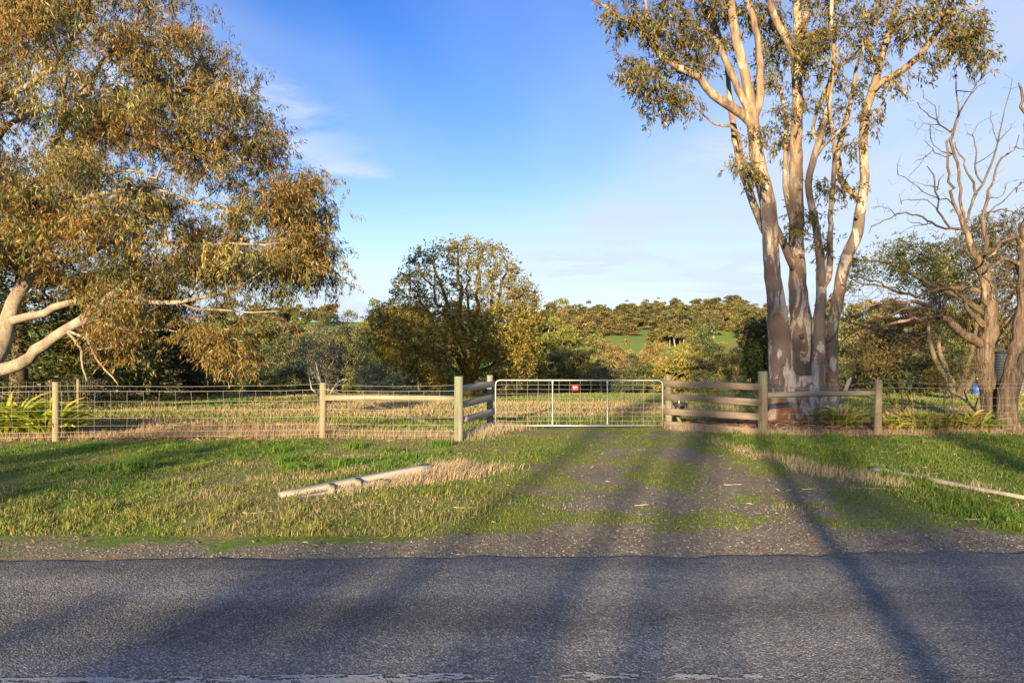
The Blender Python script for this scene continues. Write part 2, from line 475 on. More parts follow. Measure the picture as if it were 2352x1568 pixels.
def zg(x, y):
    x = np.asarray(x, float); y = np.asarray(y, float)
    yr = y - ROAD_SLOPE * x
    z = np.interp(y, [-200, -60, 9, 17, 25, 38, 46, 56, 75, 100, 135, 180, 240, 320, 430, 560, 800, 1400],
                  [-1.5, 0.3, 0.0, 0.0, -0.2, -0.8, -1.5, -3.4, -6.2, -9.0, -8.5, -4.5, 1.0, 7.5, 14.0, 16.0, 12.0, 4.0])
    z = z + np.where(yr > 0, -0.038 * (1 - sm(7.0, 8.6, yr)), 0)
    z = z + np.where(yr < 3, -0.05 * (1 - sm(-4, 0.5, yr)) * 0, 0)
    near = sm(7.6, 9.5, yr) * (1 - sm(40, 60, y))
    inside = sm(-0.6, 0.4, x - drive_l(y)) * (1 - sm(-0.4, 0.6, x - drive_r(y))) * (1 - sm(17, 20, y))
    z = z + near * (1 - inside) * (0.10 * (fbm(x * 0.5, y * 0.5, 3, 1) - 0.42) + 0.05 * (fbm(x * 2.1, y * 2.1, 2, 3) - 0.5))
    z = z + near * inside * 0.035 * (fbm(x * 0.9, y * 0.5, 3, 2) - 0.5)
    far = sm(60, 160, y)
    z = z + far * (5.0 * (fbm(x / 70 + 3, y / 70, 3, 4) - 0.5) + 3.5 * (vnoise(x / 160 + 2, y / 190, 5) - 0.5))
    z = z + 5.5 * np.exp(-((x - 118) / 45) ** 2 - ((y - 430) / 80) ** 2)
    return z

def masks(x, y):
    x = np.asarray(x, float); y = np.asarray(y, float)
    yr = y - ROAD_SLOPE * x
    n1 = fbm(x * 0.9, y * 0.9, 4, 0); n2 = fbm(x * 2.3 + 5, y * 2.3, 3, 2); n3 = fbm(x * 0.35 + 11, y * 0.35, 3, 4)
    w = (n1 - 0.5) * 2.2
    dl, dr = drive_l(y), drive_r(y)
    ins = sm(-0.55, 0.35, x - dl + w) * (1 - sm(-0.45, 0.45, x - dr + w * 0.8)) * (1 - sm(16.3, 18.5, y + w))
    sh = 1 - sm(7.1, 7.75, yr + (n2 - 0.5) * 1.5 + (n3 - 0.5) * 1.8)
    gravel = np.maximum(ins, sh)
    mid = np.exp(-((x - (dl + dr) / 2 + 0.1) / 0.55) ** 2) * sm(8.3, 10, y)
    edge = np.exp(-((x - dl - 0.1) / 0.6) ** 2) + 0.9 * np.exp(-((x - dr + 0.35) / 0.5) ** 2)
    band = np.exp(-((yr - 8.15) / 0.25) ** 2) * (x < 5)
    moss = sm(0.50, 0.66, 0.7 * fbm(x * 1.5 + 3, y * 1.9, 4, 6) + 0.3 * fbm(x * 6 + 1, y * 7, 3, 1) + 0.20 * mid + 0.18 * edge + 0.16 * band - 0.02) * sm(7.45, 7.9, yr)
    moss = np.maximum(moss, 0.85 * sm(-2.6, -1.3, x - dl) * (1 - sm(-0.2, 0.5, x - dl)) * sm(8.0, 9.0, y) * (1 - sm(15, 16, y)) * sm(0.36, 0.52, n2))
    fy = fence_y(x)
    nf = np.abs(y - fy)
    litter = np.exp(-((x - 7.3) / 2.3) ** 2 - ((y - 17.4) / 1.6) ** 2) * 1.4 + np.exp(-((x + 7.2) / 2.6) ** 2 - ((y - 17.0) / 0.75) ** 2) + sm(8, 9, x) * np.exp(-((y - 16.3) / 0.5) ** 2) + (x < -7.5) * np.exp(-((y - 15.1) / 0.35) ** 2)
    dry = np.exp(-((y - fy - 0.25) / 0.55) ** 2) * (np.abs(x - 1.7) > 2.0)
    dry = np.maximum(dry, 0.7 * np.exp(-((x - dr - 0.25 + w * 0.5) / 0.30) ** 2) * sm(8.7, 9.5, y) * (1 - sm(17, 18, y)))
    dry = np.maximum(dry, 0.9 * np.exp(-((x + 2.9) / 0.9) ** 2 - ((y - 12.9) / 0.28) ** 2) * sm(0.35, 0.6, n2))
    dry = np.maximum(dry, 0.8 * sm(0.56, 0.70, n3) * (y < fy))
    dry = np.maximum(dry, 0.7 * np.exp(-((x + 8) / 2.5) ** 2 - ((y - 10.2) / 0.5) ** 2) * sm(0.42, 0.6, n2))
    pad = sm(0.2, 1.2, y - fy)
    stripes = fbm(x * 0.09 + 2, y * 0.33, 3, 3)  # tan and green bands: dry grass with shadow bands put into its colour
    dry_shade_bands = pad * sm(0.49, 0.66, stripes + 0.12 * (n1 - 0.5))
    return dict(gravel=gravel, moss=moss, litter=np.clip(litter, 0, 1), dry=np.clip(dry, 0, 1), pad=pad, dry_shade_bands=dry_shade_bands, n1=n1, n2=n2, n3=n3, yr=yr)

def lerp(a, b, f): return a * (1 - f[..., None]) + np.asarray(b, float) * f[..., None]
def ground_color(x, y):
    k = masks(x, y)
    c = np.zeros(np.shape(x) + (3,)) + np.array([0.085, 0.135, 0.028])
    c = c * (0.75 + 0.5 * k['n2'])[..., None]
    c = lerp(c, [0.125, 0.115, 0.045], 0.7 * k['pad'])
    c = lerp(c, [0.26, 0.20, 0.105], 0.8 * k['dry_shade_bands'])
    c = lerp(c, [0.24, 0.185, 0.115], 0.8 * k['dry'])
    c = lerp(c, [0.12, 0.065, 0.04], 0.9 * k['litter'])
    g = np.array([0.150, 0.137, 0.105]) * (0.8 + 0.5 * k['n2'])[..., None]
    g = lerp(g, [0.21, 0.165, 0.10], 0.7 * sm(0.52, 0.7, k['n1']))
    c = c * (1 - k['gravel'][..., None]) + g * k['gravel'][..., None]
    c = lerp(c, [0.135, 0.18, 0.024], 0.68 * k['moss'] * (0.3 + 1.2 * fbm(x * 9, y * 9, 2, 5)))
    # beyond the paddock: wooded valley floor, then the green fields of the far slope
    far = sm(48, 75, y)
    wood_c = np.array([0.06, 0.06, 0.025])
    c = c * (1 - far[..., None]) + wood_c * far[..., None]
    field = sm(125, 165, y)
    fc = np.array([0.16, 0.235, 0.05]) * (0.8 + 0.4 * fbm(x / 25, y / 25, 3, 2))[..., None]
    c = c * (1 - field[..., None]) + fc * field[..., None]
    c = lerp(c, [0.23, 0.19, 0.07], field * sm(0.52, 0.62, fbm(x / 60 + 7, y / 60, 3, 6)) * 0.7)
    return c, k['gravel']

def grow_axis(a, b, s0, f):
    out = [a]; s = s0
    while abs(out[-1]) < b: out.append(out[-1] + s); s *= f
    return np.array(out)
xr = grow_axis(13.0, 900, 0.15, 1.17)
xs = np.concatenate([-xr[::-1], np.arange(-12.88, 12.95, 0.12), xr])
ys = np.concatenate([[-220, -120, -60, -30, -15, -8, -4, -1, 1, 3, 5, 6, 6.4], np.arange(6.55, 19, 0.1), np.arange(19, 52, 0.4), grow_axis(52.0, 1300, 0.6, 1.07)])
gx, gy = np.meshgrid(xs, ys)
gz = zg(gx, gy)
gc, ggr = ground_color(gx, gy)
gz = gz + (0.004 * (rng.random(gz.shape) - 0.5)) * sm(7, 7.4, gy) * (gy < 19)
buf = Buf()
ny, nx = gx.shape
ii = np.arange(ny - 1)[:, None] * nx + np.arange(nx - 1)[None, :]
buf.add(np.stack([gx, gy, gz], -1).reshape(-1, 3), np.stack([ii, ii + 1, ii + nx + 1, ii + nx], -1).reshape(-1, 4), None, gc.reshape(-1, 3))
def ground_mat():
    m, nt, b = new_mat('ground_soil'); t = NT(nt)
    c = t.attr()
    v = t.coord()
    n = t.noise(v, 14, 6, 0.7)
    n2 = t.noise(v, 70, 4, 0.65)
    base = t.mix(1.0, c, t.ramp(n, [(0.25, 0.55), (0.5, 1.0), (0.75, 1.45)]), 'MULTIPLY')
    base = t.mix(1.0, base, t.ramp(n2, [(0.3, 0.6), (0.5, 1.0), (0.72, 1.6)]), 'MULTIPLY')
    t.set(b, 'Base Color', base); t.set(b, 'Roughness', 0.95); t.set(b, 'Specular IOR Level', 0.1)
    t.set(b, 'Normal', t.bump(t.math('ADD', n, t.math('MULTIPLY', n2, 0.6)), 0.8, 0.03))
    return m
g = buf.build('ground', ground_mat(), smooth=True)
tag(g, 'grassy ground from the roadside across the paddock to the hills', kind='structure')

# ------------------------------------------------------------------ road with a crumbling edge
def road_mat():
    m, nt, b = new_mat('chip_seal'); t = NT(nt)
    v = t.coord()
    vd = t.coord((1.0, 1.0, 1.0), (0.3, 0.7, 0))
    cell = t.voro(vd, 70, out='Color')
    dist = t.voro(vd, 70)
    sx = t.n('ShaderNodeSeparateColor'); t.set(sx, 0, cell)
    big = t.noise(t.coord((0.25, 1.6, 1)), 1.0, 4, 0.55)
    mid = t.noise(v, 5, 4, 0.6)
    base = t.ramp(sx.outputs[0], [(0.0, (0.085, 0.090, 0.096)), (0.5, (0.150, 0.157, 0.164)), (0.85, (0.21, 0.216, 0.22)), (1.0, (0.34, 0.335, 0.32))])
    base = t.mix(1.0, base, t.ramp(dist, [(0.2, 1.05), (0.75, 0.5)]), 'MULTIPLY')
    base = t.mix(1.0, base, t.ramp(big, [(0.3, 0.72), (0.7, 1.28)]), 'MULTIPLY')
    base = t.mix(1.0, base, t.ramp(mid, [(0.3, 0.85), (0.7, 1.15)]), 'MULTIPLY')
    # wheel paths polished darker along the lane
    s = t.n('ShaderNodeSeparateXYZ'); t.set(s, 0, t.coord((1, 1, 1)))
    lane = t.math('SUBTRACT', s.outputs[1], t.math('MULTIPLY', s.outputs[0], ROAD_SLOPE))
    wob = t.math('MULTIPLY', t.noise(t.coord((0.3, 1, 1)), 1.4, 3, 0.5), 0.5)
    path = t.math('SINE', t.math('MULTIPLY', t.math('ADD', lane, wob), 4.2))
    base = t.mix(1.0, base, t.ramp(t.range(path, -1, 1), [(0.0, 0.84), (0.6, 1.0), (1.0, 1.12)]), 'MULTIPLY')
    spill = t.noise(t.coord((1, 1, 1), (5, 2, 0)), 0.9, 5, 0.65, 0.4)
    base = t.mix(t.range(spill, 0.58, 0.72, 0, 0.35), base, (0.21, 0.20, 0.18))
    t.set(b, 'Base Color', base); t.set(b, 'Roughness', 0.8); t.set(b, 'Specular IOR Level', 0.3)
    h = t.math('MULTIPLY', dist, -1.0)
    h = t.math('ADD', h, t.math('MULTIPLY', t.noise(v, 30, 3, 0.6), 0.6))
    t.set(b, 'Normal', t.bump(h, 1.0, 0.008))
    return m
M['road'] = road_mat()
buf = Buf()
rx = np.concatenate([np.linspace(-120, -9, 40), np.arange(-8.9, 9, 0.06), np.linspace(9, 120, 40)])
e = road_edge(rx)
near = 1.2 + ROAD_SLOPE * rx
rows = [np.stack([rx, near - 0.05, rx * 0 - 0.09], -1)]
for f_ in np.linspace(0, 1, 12):
    y = near + (e - 0.05 - near) * f_
    rows.append(np.stack([rx, y, 0.012 * np.sin(f_ * math.pi) + 0.006 * (fbm(rx * 0.8, y * 0.8, 2, 1) - 0.5)], -1))
rows.append(np.stack([rx, e - 0.012, rx * 0 - 0.008], -1))
rows.append(np.stack([rx, e + 0.015 * (rng.random(len(rx)) - 0.3), rx * 0 - 0.022], -1))
rows.append(np.stack([rx, e + 0.03, rx * 0 - 0.10], -1))
v = np.array(rows); k, n = v.shape[:2]
ii = np.arange(k - 1)[:, None] * n + np.arange(n - 1)[None, :]
buf.add(v.reshape(-1, 3), np.stack([ii, ii + 1, ii + n + 1, ii + n], -1).reshape(-1, 4))
r = buf.build('road', M['road'], smooth=True)
tag(r, 'dark grey chip seal country road across the front', kind='structure')

# worn white line: separate flakes of paint left on the chips
buf = Buf()
lx = np.arange(-9, 9, 0.012)
for row in range(9):
    yy = 4.345 + ROAD_SLOPE * lx + (row - 4) * 0.0125 + 0.012 * (rng.random(len(lx)) - 0.5)
    wear = fbm(lx * 2.2 + row * 0.15, yy * 9, 3, 3) * 0.5 + fbm(lx * 14, yy * 55, 2, 5) * 0.5
    keep = wear > 0.42 + 0.10 * sm(-0.6, 0.3, lx) + 0.12 * sm(0.5, 1.6, lx) + 0.05 * abs(row - 4) / 4
    px_, py_ = lx[keep], yy[keep]
    m_ = len(px_)
    a = 0.5 * rng.uniform(0.010, 0.019, m_); b_ = 0.5 * rng.uniform(0.009, 0.015, m_)
    zz_ = 0.018 + rng.uniform(0, 0.0015, m_) + 0 * px_
    th = rng.uniform(-0.6, 0.6, m_)
    cs, sn = np.cos(th), np.sin(th)
    quad = []
    for sx_, sy_ in ((-1, -1), (1, -1), (1, 1), (-1, 1)):
        quad.append(np.stack([px_ + sx_ * a * cs - sy_ * b_ * sn, py_ + sx_ * a * sn + sy_ * b_ * cs, zz_], -1))
    buf.add(np.stack(quad, 1).reshape(-1, 3), np.arange(m_ * 4).reshape(-1, 4))
mk = buf.build('road_line', plain('worn_road_paint', (0.40, 0.40, 0.39), 0.8, 0, 0.3))
tag(mk, 'worn white painted line along the near lane of the road', kind='structure')

# ------------------------------------------------------------------ grass, dry grass, stones (uncountable)
def frustum(n, y0, y1, power=1.0, margin=0.6, gen=rng):
    """points seen on the ground between y0 and y1; density falls with distance to the given power"""
    u = gen.random(n)
    if power == 0: y = np.sqrt(y0 ** 2 + u * (y1 ** 2 - y0 ** 2))
    elif power == 1: y = y0 + u * (y1 - y0)
    else: y = y0 * (y1 / y0) ** u
    x = (gen.random(n) * 2 - 1) * (0.76 * y + margin)
    return x, y
def blades(buf, x, y, z, h, w, col, lean=0.45, wind=(0.12, 0.0), gen=rng):
    n = len(x)
    a = gen.random(n) * 6.283
    l = np.abs(gen.normal(size=n)) * lean
    dx, dy = np.cos(a) * l + wind[0], np.sin(a) * l + wind[1]
    b = gen.random(n) * math.pi
    sx, sy = np.cos(b) * w * 0.5, np.sin(b) * w * 0.5 * 0.6
    p = np.stack([x, y, z], -1)
    s = np.stack([sx, sy, 0 * sx], -1)
    m = p + np.stack([dx * h * 0.3, dy * h * 0.3, h * 0.6], -1)
    t = p + np.stack([dx * h, dy * h, h * (1 - 0.25 * np.minimum(l, 1.5))], -1)
    v = np.stack([p - s, p + s, m + s * 0.75, m - s * 0.75, t], 1).reshape(-1, 3)
    i = np.arange(n)[:, None] * 5
    buf.add(v, i + np.array([[0, 1, 2, 3]]), i + np.array([[3, 2, 4]]), np.repeat(col, 5, 0))

GREEN = [(0.075, 0.170, 0.020), (0.100, 0.205, 0.026), (0.130, 0.215, 0.030), (0.070, 0.15, 0.026)]
YGREEN = [(0.18, 0.215, 0.04), (0.22, 0.225, 0.055), (0.15, 0.20, 0.035), (0.27, 0.24, 0.08)]
STRAW = [(0.36, 0.28, 0.165), (0.42, 0.34, 0.22), (0.30, 0.22, 0.13), (0.36, 0.26, 0.19)]
PINKSTRAW = [(0.36, 0.295, 0.205), (0.42, 0.36, 0.265), (0.29, 0.23, 0.155), (0.44, 0.36, 0.24)]

# roadside verge, both sides of the drive
buf = Buf()
x, y = frustum(330000, 7.6, 15.6, 1)
k = masks(x, y)
inside = (y < fence_y(x) - 0.05) & (x - drive_l(y) < 0.1) | (y < fence_y(x) - 0.05) & (x - drive_r(y) > 0.15)
dens = (1 - k['gravel']) * (1 - 0.75 * k['moss']) * (1 - 0.75 * k['dry']) * (0.55 + 0.45 * sm(0.3, 0.55, k['n2']))
keep = inside & (rng.random(len(x)) < dens)
x, y = x[keep], y[keep]; k = {q: a[keep] for q, a in k.items()}
tuft = sm(0.55, 0.75, k['n2'])
strip = (1 - sm(9.2, 10.2, y + (k['n1'] - 0.5) * 2)) * (x < 0)
h = (0.028 + 0.037 * rng.random(len(x))) * (0.7 + 1.0 * tuft) + 0.07 * strip * rng.random(len(x)) ** 4
h = h * np.where(x > 3, 1.35, 1.0) * (0.45 + 1.1 * vnoise(x * 5.3, y * 5.3, 3))
c = pick(GREEN, len(x), 0.18)
yg = pick(YGREEN, len(x), 0.18)
f_ = np.clip(0.65 * strip + 0.5 * sm(0.5, 0.68, k['n3']) + 0.25 * (rng.random(len(x)) < 0.2) + 0.25 * (x > 5) * k['n1'], 0, 1)
c = np.where((rng.random(len(x)) < f_)[:, None], yg, c)
st = rng.random(len(x)) < 0.07 + 0.05 * strip
c[st] = pick(STRAW, st.sum())
blades(buf, x, y, zg(x, y) - 0.005, h, 0.006 + 0.006 * rng.random(len(x)), c, 0.95, (0.05, 0.0))
# broad-leaved tufts
for tx, ty, n, hh in [(-6.3, 11.35, 260, 0.20), (-6.75, 11.2, 90, 0.14), (-4.0, 12.2, 180, 0.17), (-8.3, 10.6, 120, 0.13), (-2.4, 13.2, 150, 0.15), (-3.2, 13.9, 160, 0.16), (-1.5, 14.1, 160, 0.16), (-4.6, 13.4, 140, 0.15), (5.6, 8.6, 160, 0.12), (5.9, 8.25, 120, 0.10), (-1.9, 12.4, 120, 0.13), (-2.9, 11.8, 140, 0.14), (-3.6, 11.4, 140, 0.14)]:
    a = rng.normal(size=(n, 2)) * 0.13
    c = pick(GREEN, n, 0.2)
    blades(buf, tx + a[:, 0], ty + a[:, 1], zg(tx + a[:, 0], ty + a[:, 1]) - 0.005, hh * (0.6 + 0.6 * rng.random(n)), 0.014, c, 0.9)
# moss and young grass coming through the gravel
x, y = frustum(150000, 7.5, 17.0, 1)
k = masks(x, y)
keep = (rng.random(len(x)) < (0.9 * k['moss'] * sm(0.2, 0.5, fbm(x * 7, y * 7, 2, 3)) + 0.035 * k['gravel'] * (k['yr'] > 7.7))) & (x > drive_l(y) - 2.6) & (x < drive_r(y) + 0.4)
x, y = x[keep], y[keep]
blades(buf, x, y, zg(x, y) - 0.003, 0.012 + 0.028 * rng.random(len(x)), 0.009, pick([(0.14, 0.20, 0.02), (0.19, 0.23, 0.028), (0.11, 0.17, 0.02)], len(x), 0.2), 0.8)
gob = buf.build('verge_grass', M['grass'])
tag(gob, 'green roadside grass on both sides of the gravel drive', 'grass', kind='stuff')

# paddock grass behind the fences
buf = Buf()
x, y = frustum(128000, 15.0, 47, 2, 1.0)
k = masks(x, y)
keep = (y > fence_y(x) + 0.15) & (rng.random(len(x)) > 0.8 * k['litter']) & ~((np.abs(x - 2.0) < 1.5) & (y < 18.5) & (rng.random(len(x)) < 0.6))
x, y = x[keep], y[keep]; k = {q: a[keep] for q, a in k.items()}
h = (0.05 + 0.07 * rng.random(len(x))) * (0.8 + 0.6 * k['n2'])
c = pick([(0.11, 0.18, 0.032), (0.15, 0.20, 0.042), (0.18, 0.20, 0.05), (0.095, 0.16, 0.032)], len(x), 0.15)
tanf = np.clip(0.85 * k['dry_shade_bands'] + 0.08, 0, 1)
dd = rng.random(len(x)) < tanf
c[dd] = pick([(0.33, 0.27, 0.14), (0.37, 0.29, 0.17), (0.27, 0.22, 0.11)], dd.sum(), 0.15)
blades(buf, x, y, zg(x, y) - 0.005, h, 0.00105 * y, c, 0.4)
gob = buf.build('paddock_grass', M['grass'])
tag(gob, 'green and tan paddock grass beyond the gate', 'grass', kind='stuff')

# dry standing grass: under the fences, along the drive, round the beam
buf = Buf()
def dry_patch(cx, cy, sx, sy, n, h0, h1, pal=STRAW, lean=0.35, wind=(0.1, 0), w=0.006):
    a = rng.normal(size=(n, 2))
    x, y = cx + a[:, 0] * sx, cy + a[:, 1] * sy
    hh = (h0 + (h1 - h0) * rng.random(n)) * np.exp(-0.25 * (a ** 2).sum(1))
    blades(buf, x, y, zg(x, y) - 0.01, hh, w * (0.6 + 0.8 * rng.random(n)), pick(pal, n, 0.15), lean, wind)
for fx in np.arange(-11, -1.2, 0.5):
    dry_patch(fx, fence_y(fx) + 0.35, 0.3, 0.22, 330, 0.08, 0.30, STRAW)
for fx in np.arange(-8.2, -4, 0.35):
    dry_patch(fx, fence_y(fx) + 0.6, 0.25, 0.25, 160, 0.2, 0.55, STRAW, 0.25)
for fx in np.arange(-3.0, -1.2, 0.3):
    dry_patch(fx, fence_y(fx) + 0.3, 0.2, 0.15, 110, 0.12, 0.34, PINKSTRAW, 0.25)
for t_ in np.linspace(0.1, 1.0, 7):
    dry_patch(-0.9 + 0.75 * t_, 15.0 + 2.0 * t_, 0.22, 0.2, 200, 0.10, 0.28, PINKSTRAW)
dry_patch(0.1, 16.7, 0.3, 0.2, 350, 0.08, 0.22, PINKSTRAW)
for t_ in np.linspace(0, 1, 12):
    dry_patch(4.0 + 1.8 * t_, 16.85 - 1.3 * t_ - 0.1, 0.22, 0.15, 210, 0.08, 0.24, PINKSTRAW)
for yy in np.arange(8.9, 16.6, 0.30):
    xx = drive_r(yy) + 0.25 + 0.15 * rng.normal()
    dry_patch(xx, yy, 0.17, 0.2, int(150 * rng.uniform(0.0, 1.0) ** 1.5), 0.03, 0.13, PINKSTRAW, 0.9)
for cx, cy, n, h1 in [(5.15, 10.95, 420, 0.30), (5.45, 10.6, 420, 0.28), (4.95, 11.4, 350, 0.28), (5.0, 12.1, 250, 0.22), (4.75, 12.7, 250, 0.2), (5.75, 10.3, 250, 0.18), (6.7, 9.9, 120, 0.22), (6.35, 10.6, 90, 0.25)]:
    dry_patch(cx, cy, 0.2, 0.16, n, 0.08, h1, PINKSTRAW, 0.5)
for fx in np.arange(6.0, 12.5, 0.35):
    dry_patch(fx, fence_y(fx) - 0.05, 0.25, 0.2, 190, 0.06, 0.24, PINKSTRAW, 0.5)
# straw hummock over the right end of the fallen beam
for cx, cy, n, h1 in [(-1.10, 10.68, 900, 0.40), (-0.85, 10.85, 500, 0.36), (-1.55, 10.30, 650, 0.28), (-1.95, 10.0, 380, 0.2), (-0.45, 11.05, 220, 0.30), (-0.1, 11.25, 90, 0.22), (-2.35, 9.75, 220, 0.18), (-1.3, 11.3, 120, 0.32), (-0.9, 11.6, 90, 0.28)]:
    dry_patch(cx, cy, 0.24, 0.14, n, 0.14, h1, PINKSTRAW, 0.55, (0.35, -0.05), 0.007)
for cx, cy, n, h1 in [(-3.4, 10.9, 260, 0.18), (-3.0, 10.7, 220, 0.16), (-2.6, 11.2, 200, 0.16), (-3.8, 10.5, 200, 0.15), (-5.0, 10.2, 180, 0.16), (-6.2, 10.0, 160, 0.15), (-7.5, 9.9, 160, 0.17), (-1.9, 8.9, 100, 0.10), (0.6, 8.8, 60, 0.08), (-1.6, 9.4, 130, 0.14), (3.6, 8.7, 110, 0.12), (-4.1, 9.4, 160, 0.16), (-2.8, 9.3, 160, 0.16), (-3.6, 12.9, 200, 0.08), (-2.9, 12.9, 300, 0.08), (-2.3, 13.0, 200, 0.08), (-4.7, 11.9, 200, 0.10)]:
    dry_patch(cx, cy, 0.28, 0.16, n, 0.05, h1, STRAW, 0.7)
gob = buf.build('dry_grass', M['dry'])
tag(gob, 'pale straw standing along the fences, the drive edge and the fallen beam', 'dry grass', kind='stuff')

# loose stones on the shoulder and the drive
def pebble_field(n, sel, s0, s1, pal, name, label, y0=6.9, y1=16.5):
    x, y = frustum(n, y0, y1, 2)
    k = masks(x, y)
    keep = (rng.random(len(x)) < sel(k)) & (y > road_edge(x) - 0.04)
    x, y = x[keep], y[keep]; m_ = len(x)
    s = s0 + (s1 - s0) * rng.random(m_) ** 3
    c = pick(pal, m_, 0.25)
    base = np.array([[1, 0, 0], [0.3, 0.9, 0.1], [-0.8, 0.5, 0], [-0.7, -0.6, 0.1], [0.4, -0.9, 0], [0.05, 0.05, 0.75]])
    th = rng.random(m_) * 6.283
    rot = np.zeros((m_, 3, 3)); rot[:, 0, 0] = np.cos(th); rot[:, 0, 1] = -np.sin(th); rot[:, 1, 0] = np.sin(th); rot[:, 1, 1] = np.cos(th); rot[:, 2, 2] = 1
    jit = 1 + 0.35 * (rng.random((m_, 6, 1)) - 0.5)
    v = np.einsum('nij,kj->nki', rot, base) * jit * s[:, None, None]
    v[:, :, 2] *= rng.uniform(0.6, 1.1, m_)[:, None]
    v = v + np.stack([x, y, zg(x, y)], -1)[:, None]
    i = np.arange(m_)[:, None, None] * 6
    tr = np.array([[0, 1, 5], [1, 2, 5], [2, 3, 5], [3, 4, 5], [4, 0, 5]])[None] + i
    b_ = Buf(); b_.add(v.reshape(-1, 3), None, tr.reshape(-1, 3), np.repeat(c, 6, 0))
    m, nt, bs = new_mat(name + '_stone'); t = NT(nt); t.set(bs, 'Base Color', t.attr()); t.set(bs, 'Roughness', 0.85); t.set(bs, 'Specular IOR Level', 0.2)
    o = b_.build(name, m); tag(o, label, 'gravel', kind='stuff')
pebble_field(120000, lambda k: k['gravel'] * (1 - 0.8 * k['moss']) * (0.25 + 0.75 * (1 - sm(8.0, 10.5, k['yr']))), 0.004, 0.018,
             [(0.10, 0.10, 0.10), (0.16, 0.155, 0.15), (0.22, 0.20, 0.19), (0.30, 0.26, 0.22), (0.13, 0.115, 0.105)], 'gravel', 'loose dark gravel on the road shoulder and the drive')

# fallen gum leaves and bark flakes on the verges and the drive
x, y = frustum(1900, 7.2, 15.5, 1); x = np.concatenate([x, rng.normal(7.5, 2.0, 900)]); y = np.concatenate([y, rng.uniform(9, 15.4, 900)])
ok = (y > road_edge(x) + 0.05) & (y < fence_y(x)); x, y = x[ok], y[ok]; n = len(x)
lbuf = Buf()
leaves(lbuf, np.stack([x, y, zg(x, y) + 0.008 + 0.035 * rng.random(n) * (masks(x, y)['gravel'] < 0.4)], -1), np.stack([rng.normal(size=n), rng.normal(size=n), 0.15 * rng.normal(size=n)], -1), rng.uniform(0.03, 0.11, n), rng.uniform(0.010, 0.022, n), pick([(0.17, 0.10, 0.055), (0.24, 0.17, 0.10), (0.32, 0.26, 0.18), (0.13, 0.09, 0.055)], n, 0.2), 0.2)
gob = lbuf.build('fallen_leaves', M['dry']); tag(gob, 'dry gum leaves scattered over verge and drive', 'leaves', kind='stuff')
# ------------------------------------------------------------------ fences and gate
def round_post(parent, x, y, height, r, mat, name='post', lean=(0, 0)):
    b = Buf(); z0 = float(zg(x, y))
    zs = np.array([-0.25, 0.0, 0.35 * height, 0.7 * height, height - 0.012, height])
    rr = np.array([1.03, 1.03, 1.0, 0.99, 0.97, 0.93]) * r
    pts = np.stack([x + lean[0] * zs / height, y + lean[1] * zs / height, z0 + zs], -1)
    tube(b, pts, rr, 18, True, 0.025)
    return b.build(name, mat, parent, smooth=False)
def plank(parent, a, b_, w, th, mat, name='rail', side=None, segs=7, warp=0.006):
    """A sawn board from a to b, w high and th thick, with chamfered edges and a slight warp."""
    a = np.asarray(a, float); b_ = np.asarray(b_, float)
    mid = (a + b_) / 2; L = np.linalg.norm(b_ - a)
    d = (b_ - a) / L; up = np.array([0, 0, 1.0]); up = up - d * d.dot(up); up /= np.linalg.norm(up); s = np.cross(d, up)
    c = 0.006
    prof = [(-th / 2 + c, -w / 2), (th / 2 - c, -w / 2), (th / 2, -w / 2 + c), (th / 2, w / 2 - c), (th / 2 - c, w / 2), (-th / 2 + c, w / 2), (-th / 2, w / 2 - c), (-th / 2, -w / 2 + c)]
    B = Buf(); rows = []
    ph = rng.random() * 6
    for i in range(segs + 1):
        u = i / segs
        o = np.array([warp * math.sin(ph + 3.1 * u), warp * 0.6 * math.sin(ph * 2 + 4 * u)])
        rows.append([np.array([(u - 0.5) * L, p0 + o[0], p1 * (1 + 0.02 * math.sin(ph + 7 * u)) + o[1]]) for p0, p1 in prof])
    v = np.array(rows).reshape(-1, 3)
    n = 8; ii = np.arange(segs)[:, None] * n; jj = np.arange(n)[None]
    q = np.stack([ii + jj, ii + (jj + 1) % n, ii + n + (jj + 1) % n, ii + n + jj], -1).reshape(-1, 4)
    k = segs * n
    caps = [[0, 2, 1], [0, 3, 2], [0, 7, 3], [7, 4, 3], [7, 6, 4], [6, 5, 4]]
    tr = np.array(caps + [[k + a_ for a_ in c_[::-1]] for c_ in caps])
    B.add(v, q, tr)
    o = B.build(name, mat, None, base=(0, 0, 0))
    o.parent = parent
    from mathutils import Matrix
    R3 = Matrix((d, s, up)).transposed().to_4x4()
    o.matrix_parent_inverse = Matrix.Identity(4)
    o.matrix_local = Matrix.Translation(Vector(mid) - parent.location) @ R3
    return o
def rail_round(parent, a, b_, r, mat, name='brace_rail'):
    a = np.asarray(a, float); b_ = np.asarray(b_, float); L = np.linalg.norm(b_ - a)
    B = Buf()
    u = np.linspace(-0.5, 0.5, 9)
    tube(B, np.stack([u * L, 0.008 * np.sin(5 * u), 0.010 * np.sin(3 * u + 1)], -1), r * (1 - 0.05 * u), 14, True, 0.02)
    o = B.build(name, mat, None, base=(0, 0, 0)); o.parent = parent
    from mathutils import Matrix
    d = unit(b_ - a); up = np.array([0, 0, 1.0]); up = unit(up - d * d.dot(up)); s = np.cross(up, d)
    o.matrix_local = Matrix.Translation(Vector((a + b_) / 2) - parent.location) @ Matrix((d, s, up)).transposed().to_4x4()
    return o
WIRE_Z = [1.08, 0.853, 0.666, 0.497, 0.3375, 0.206, 0.103]
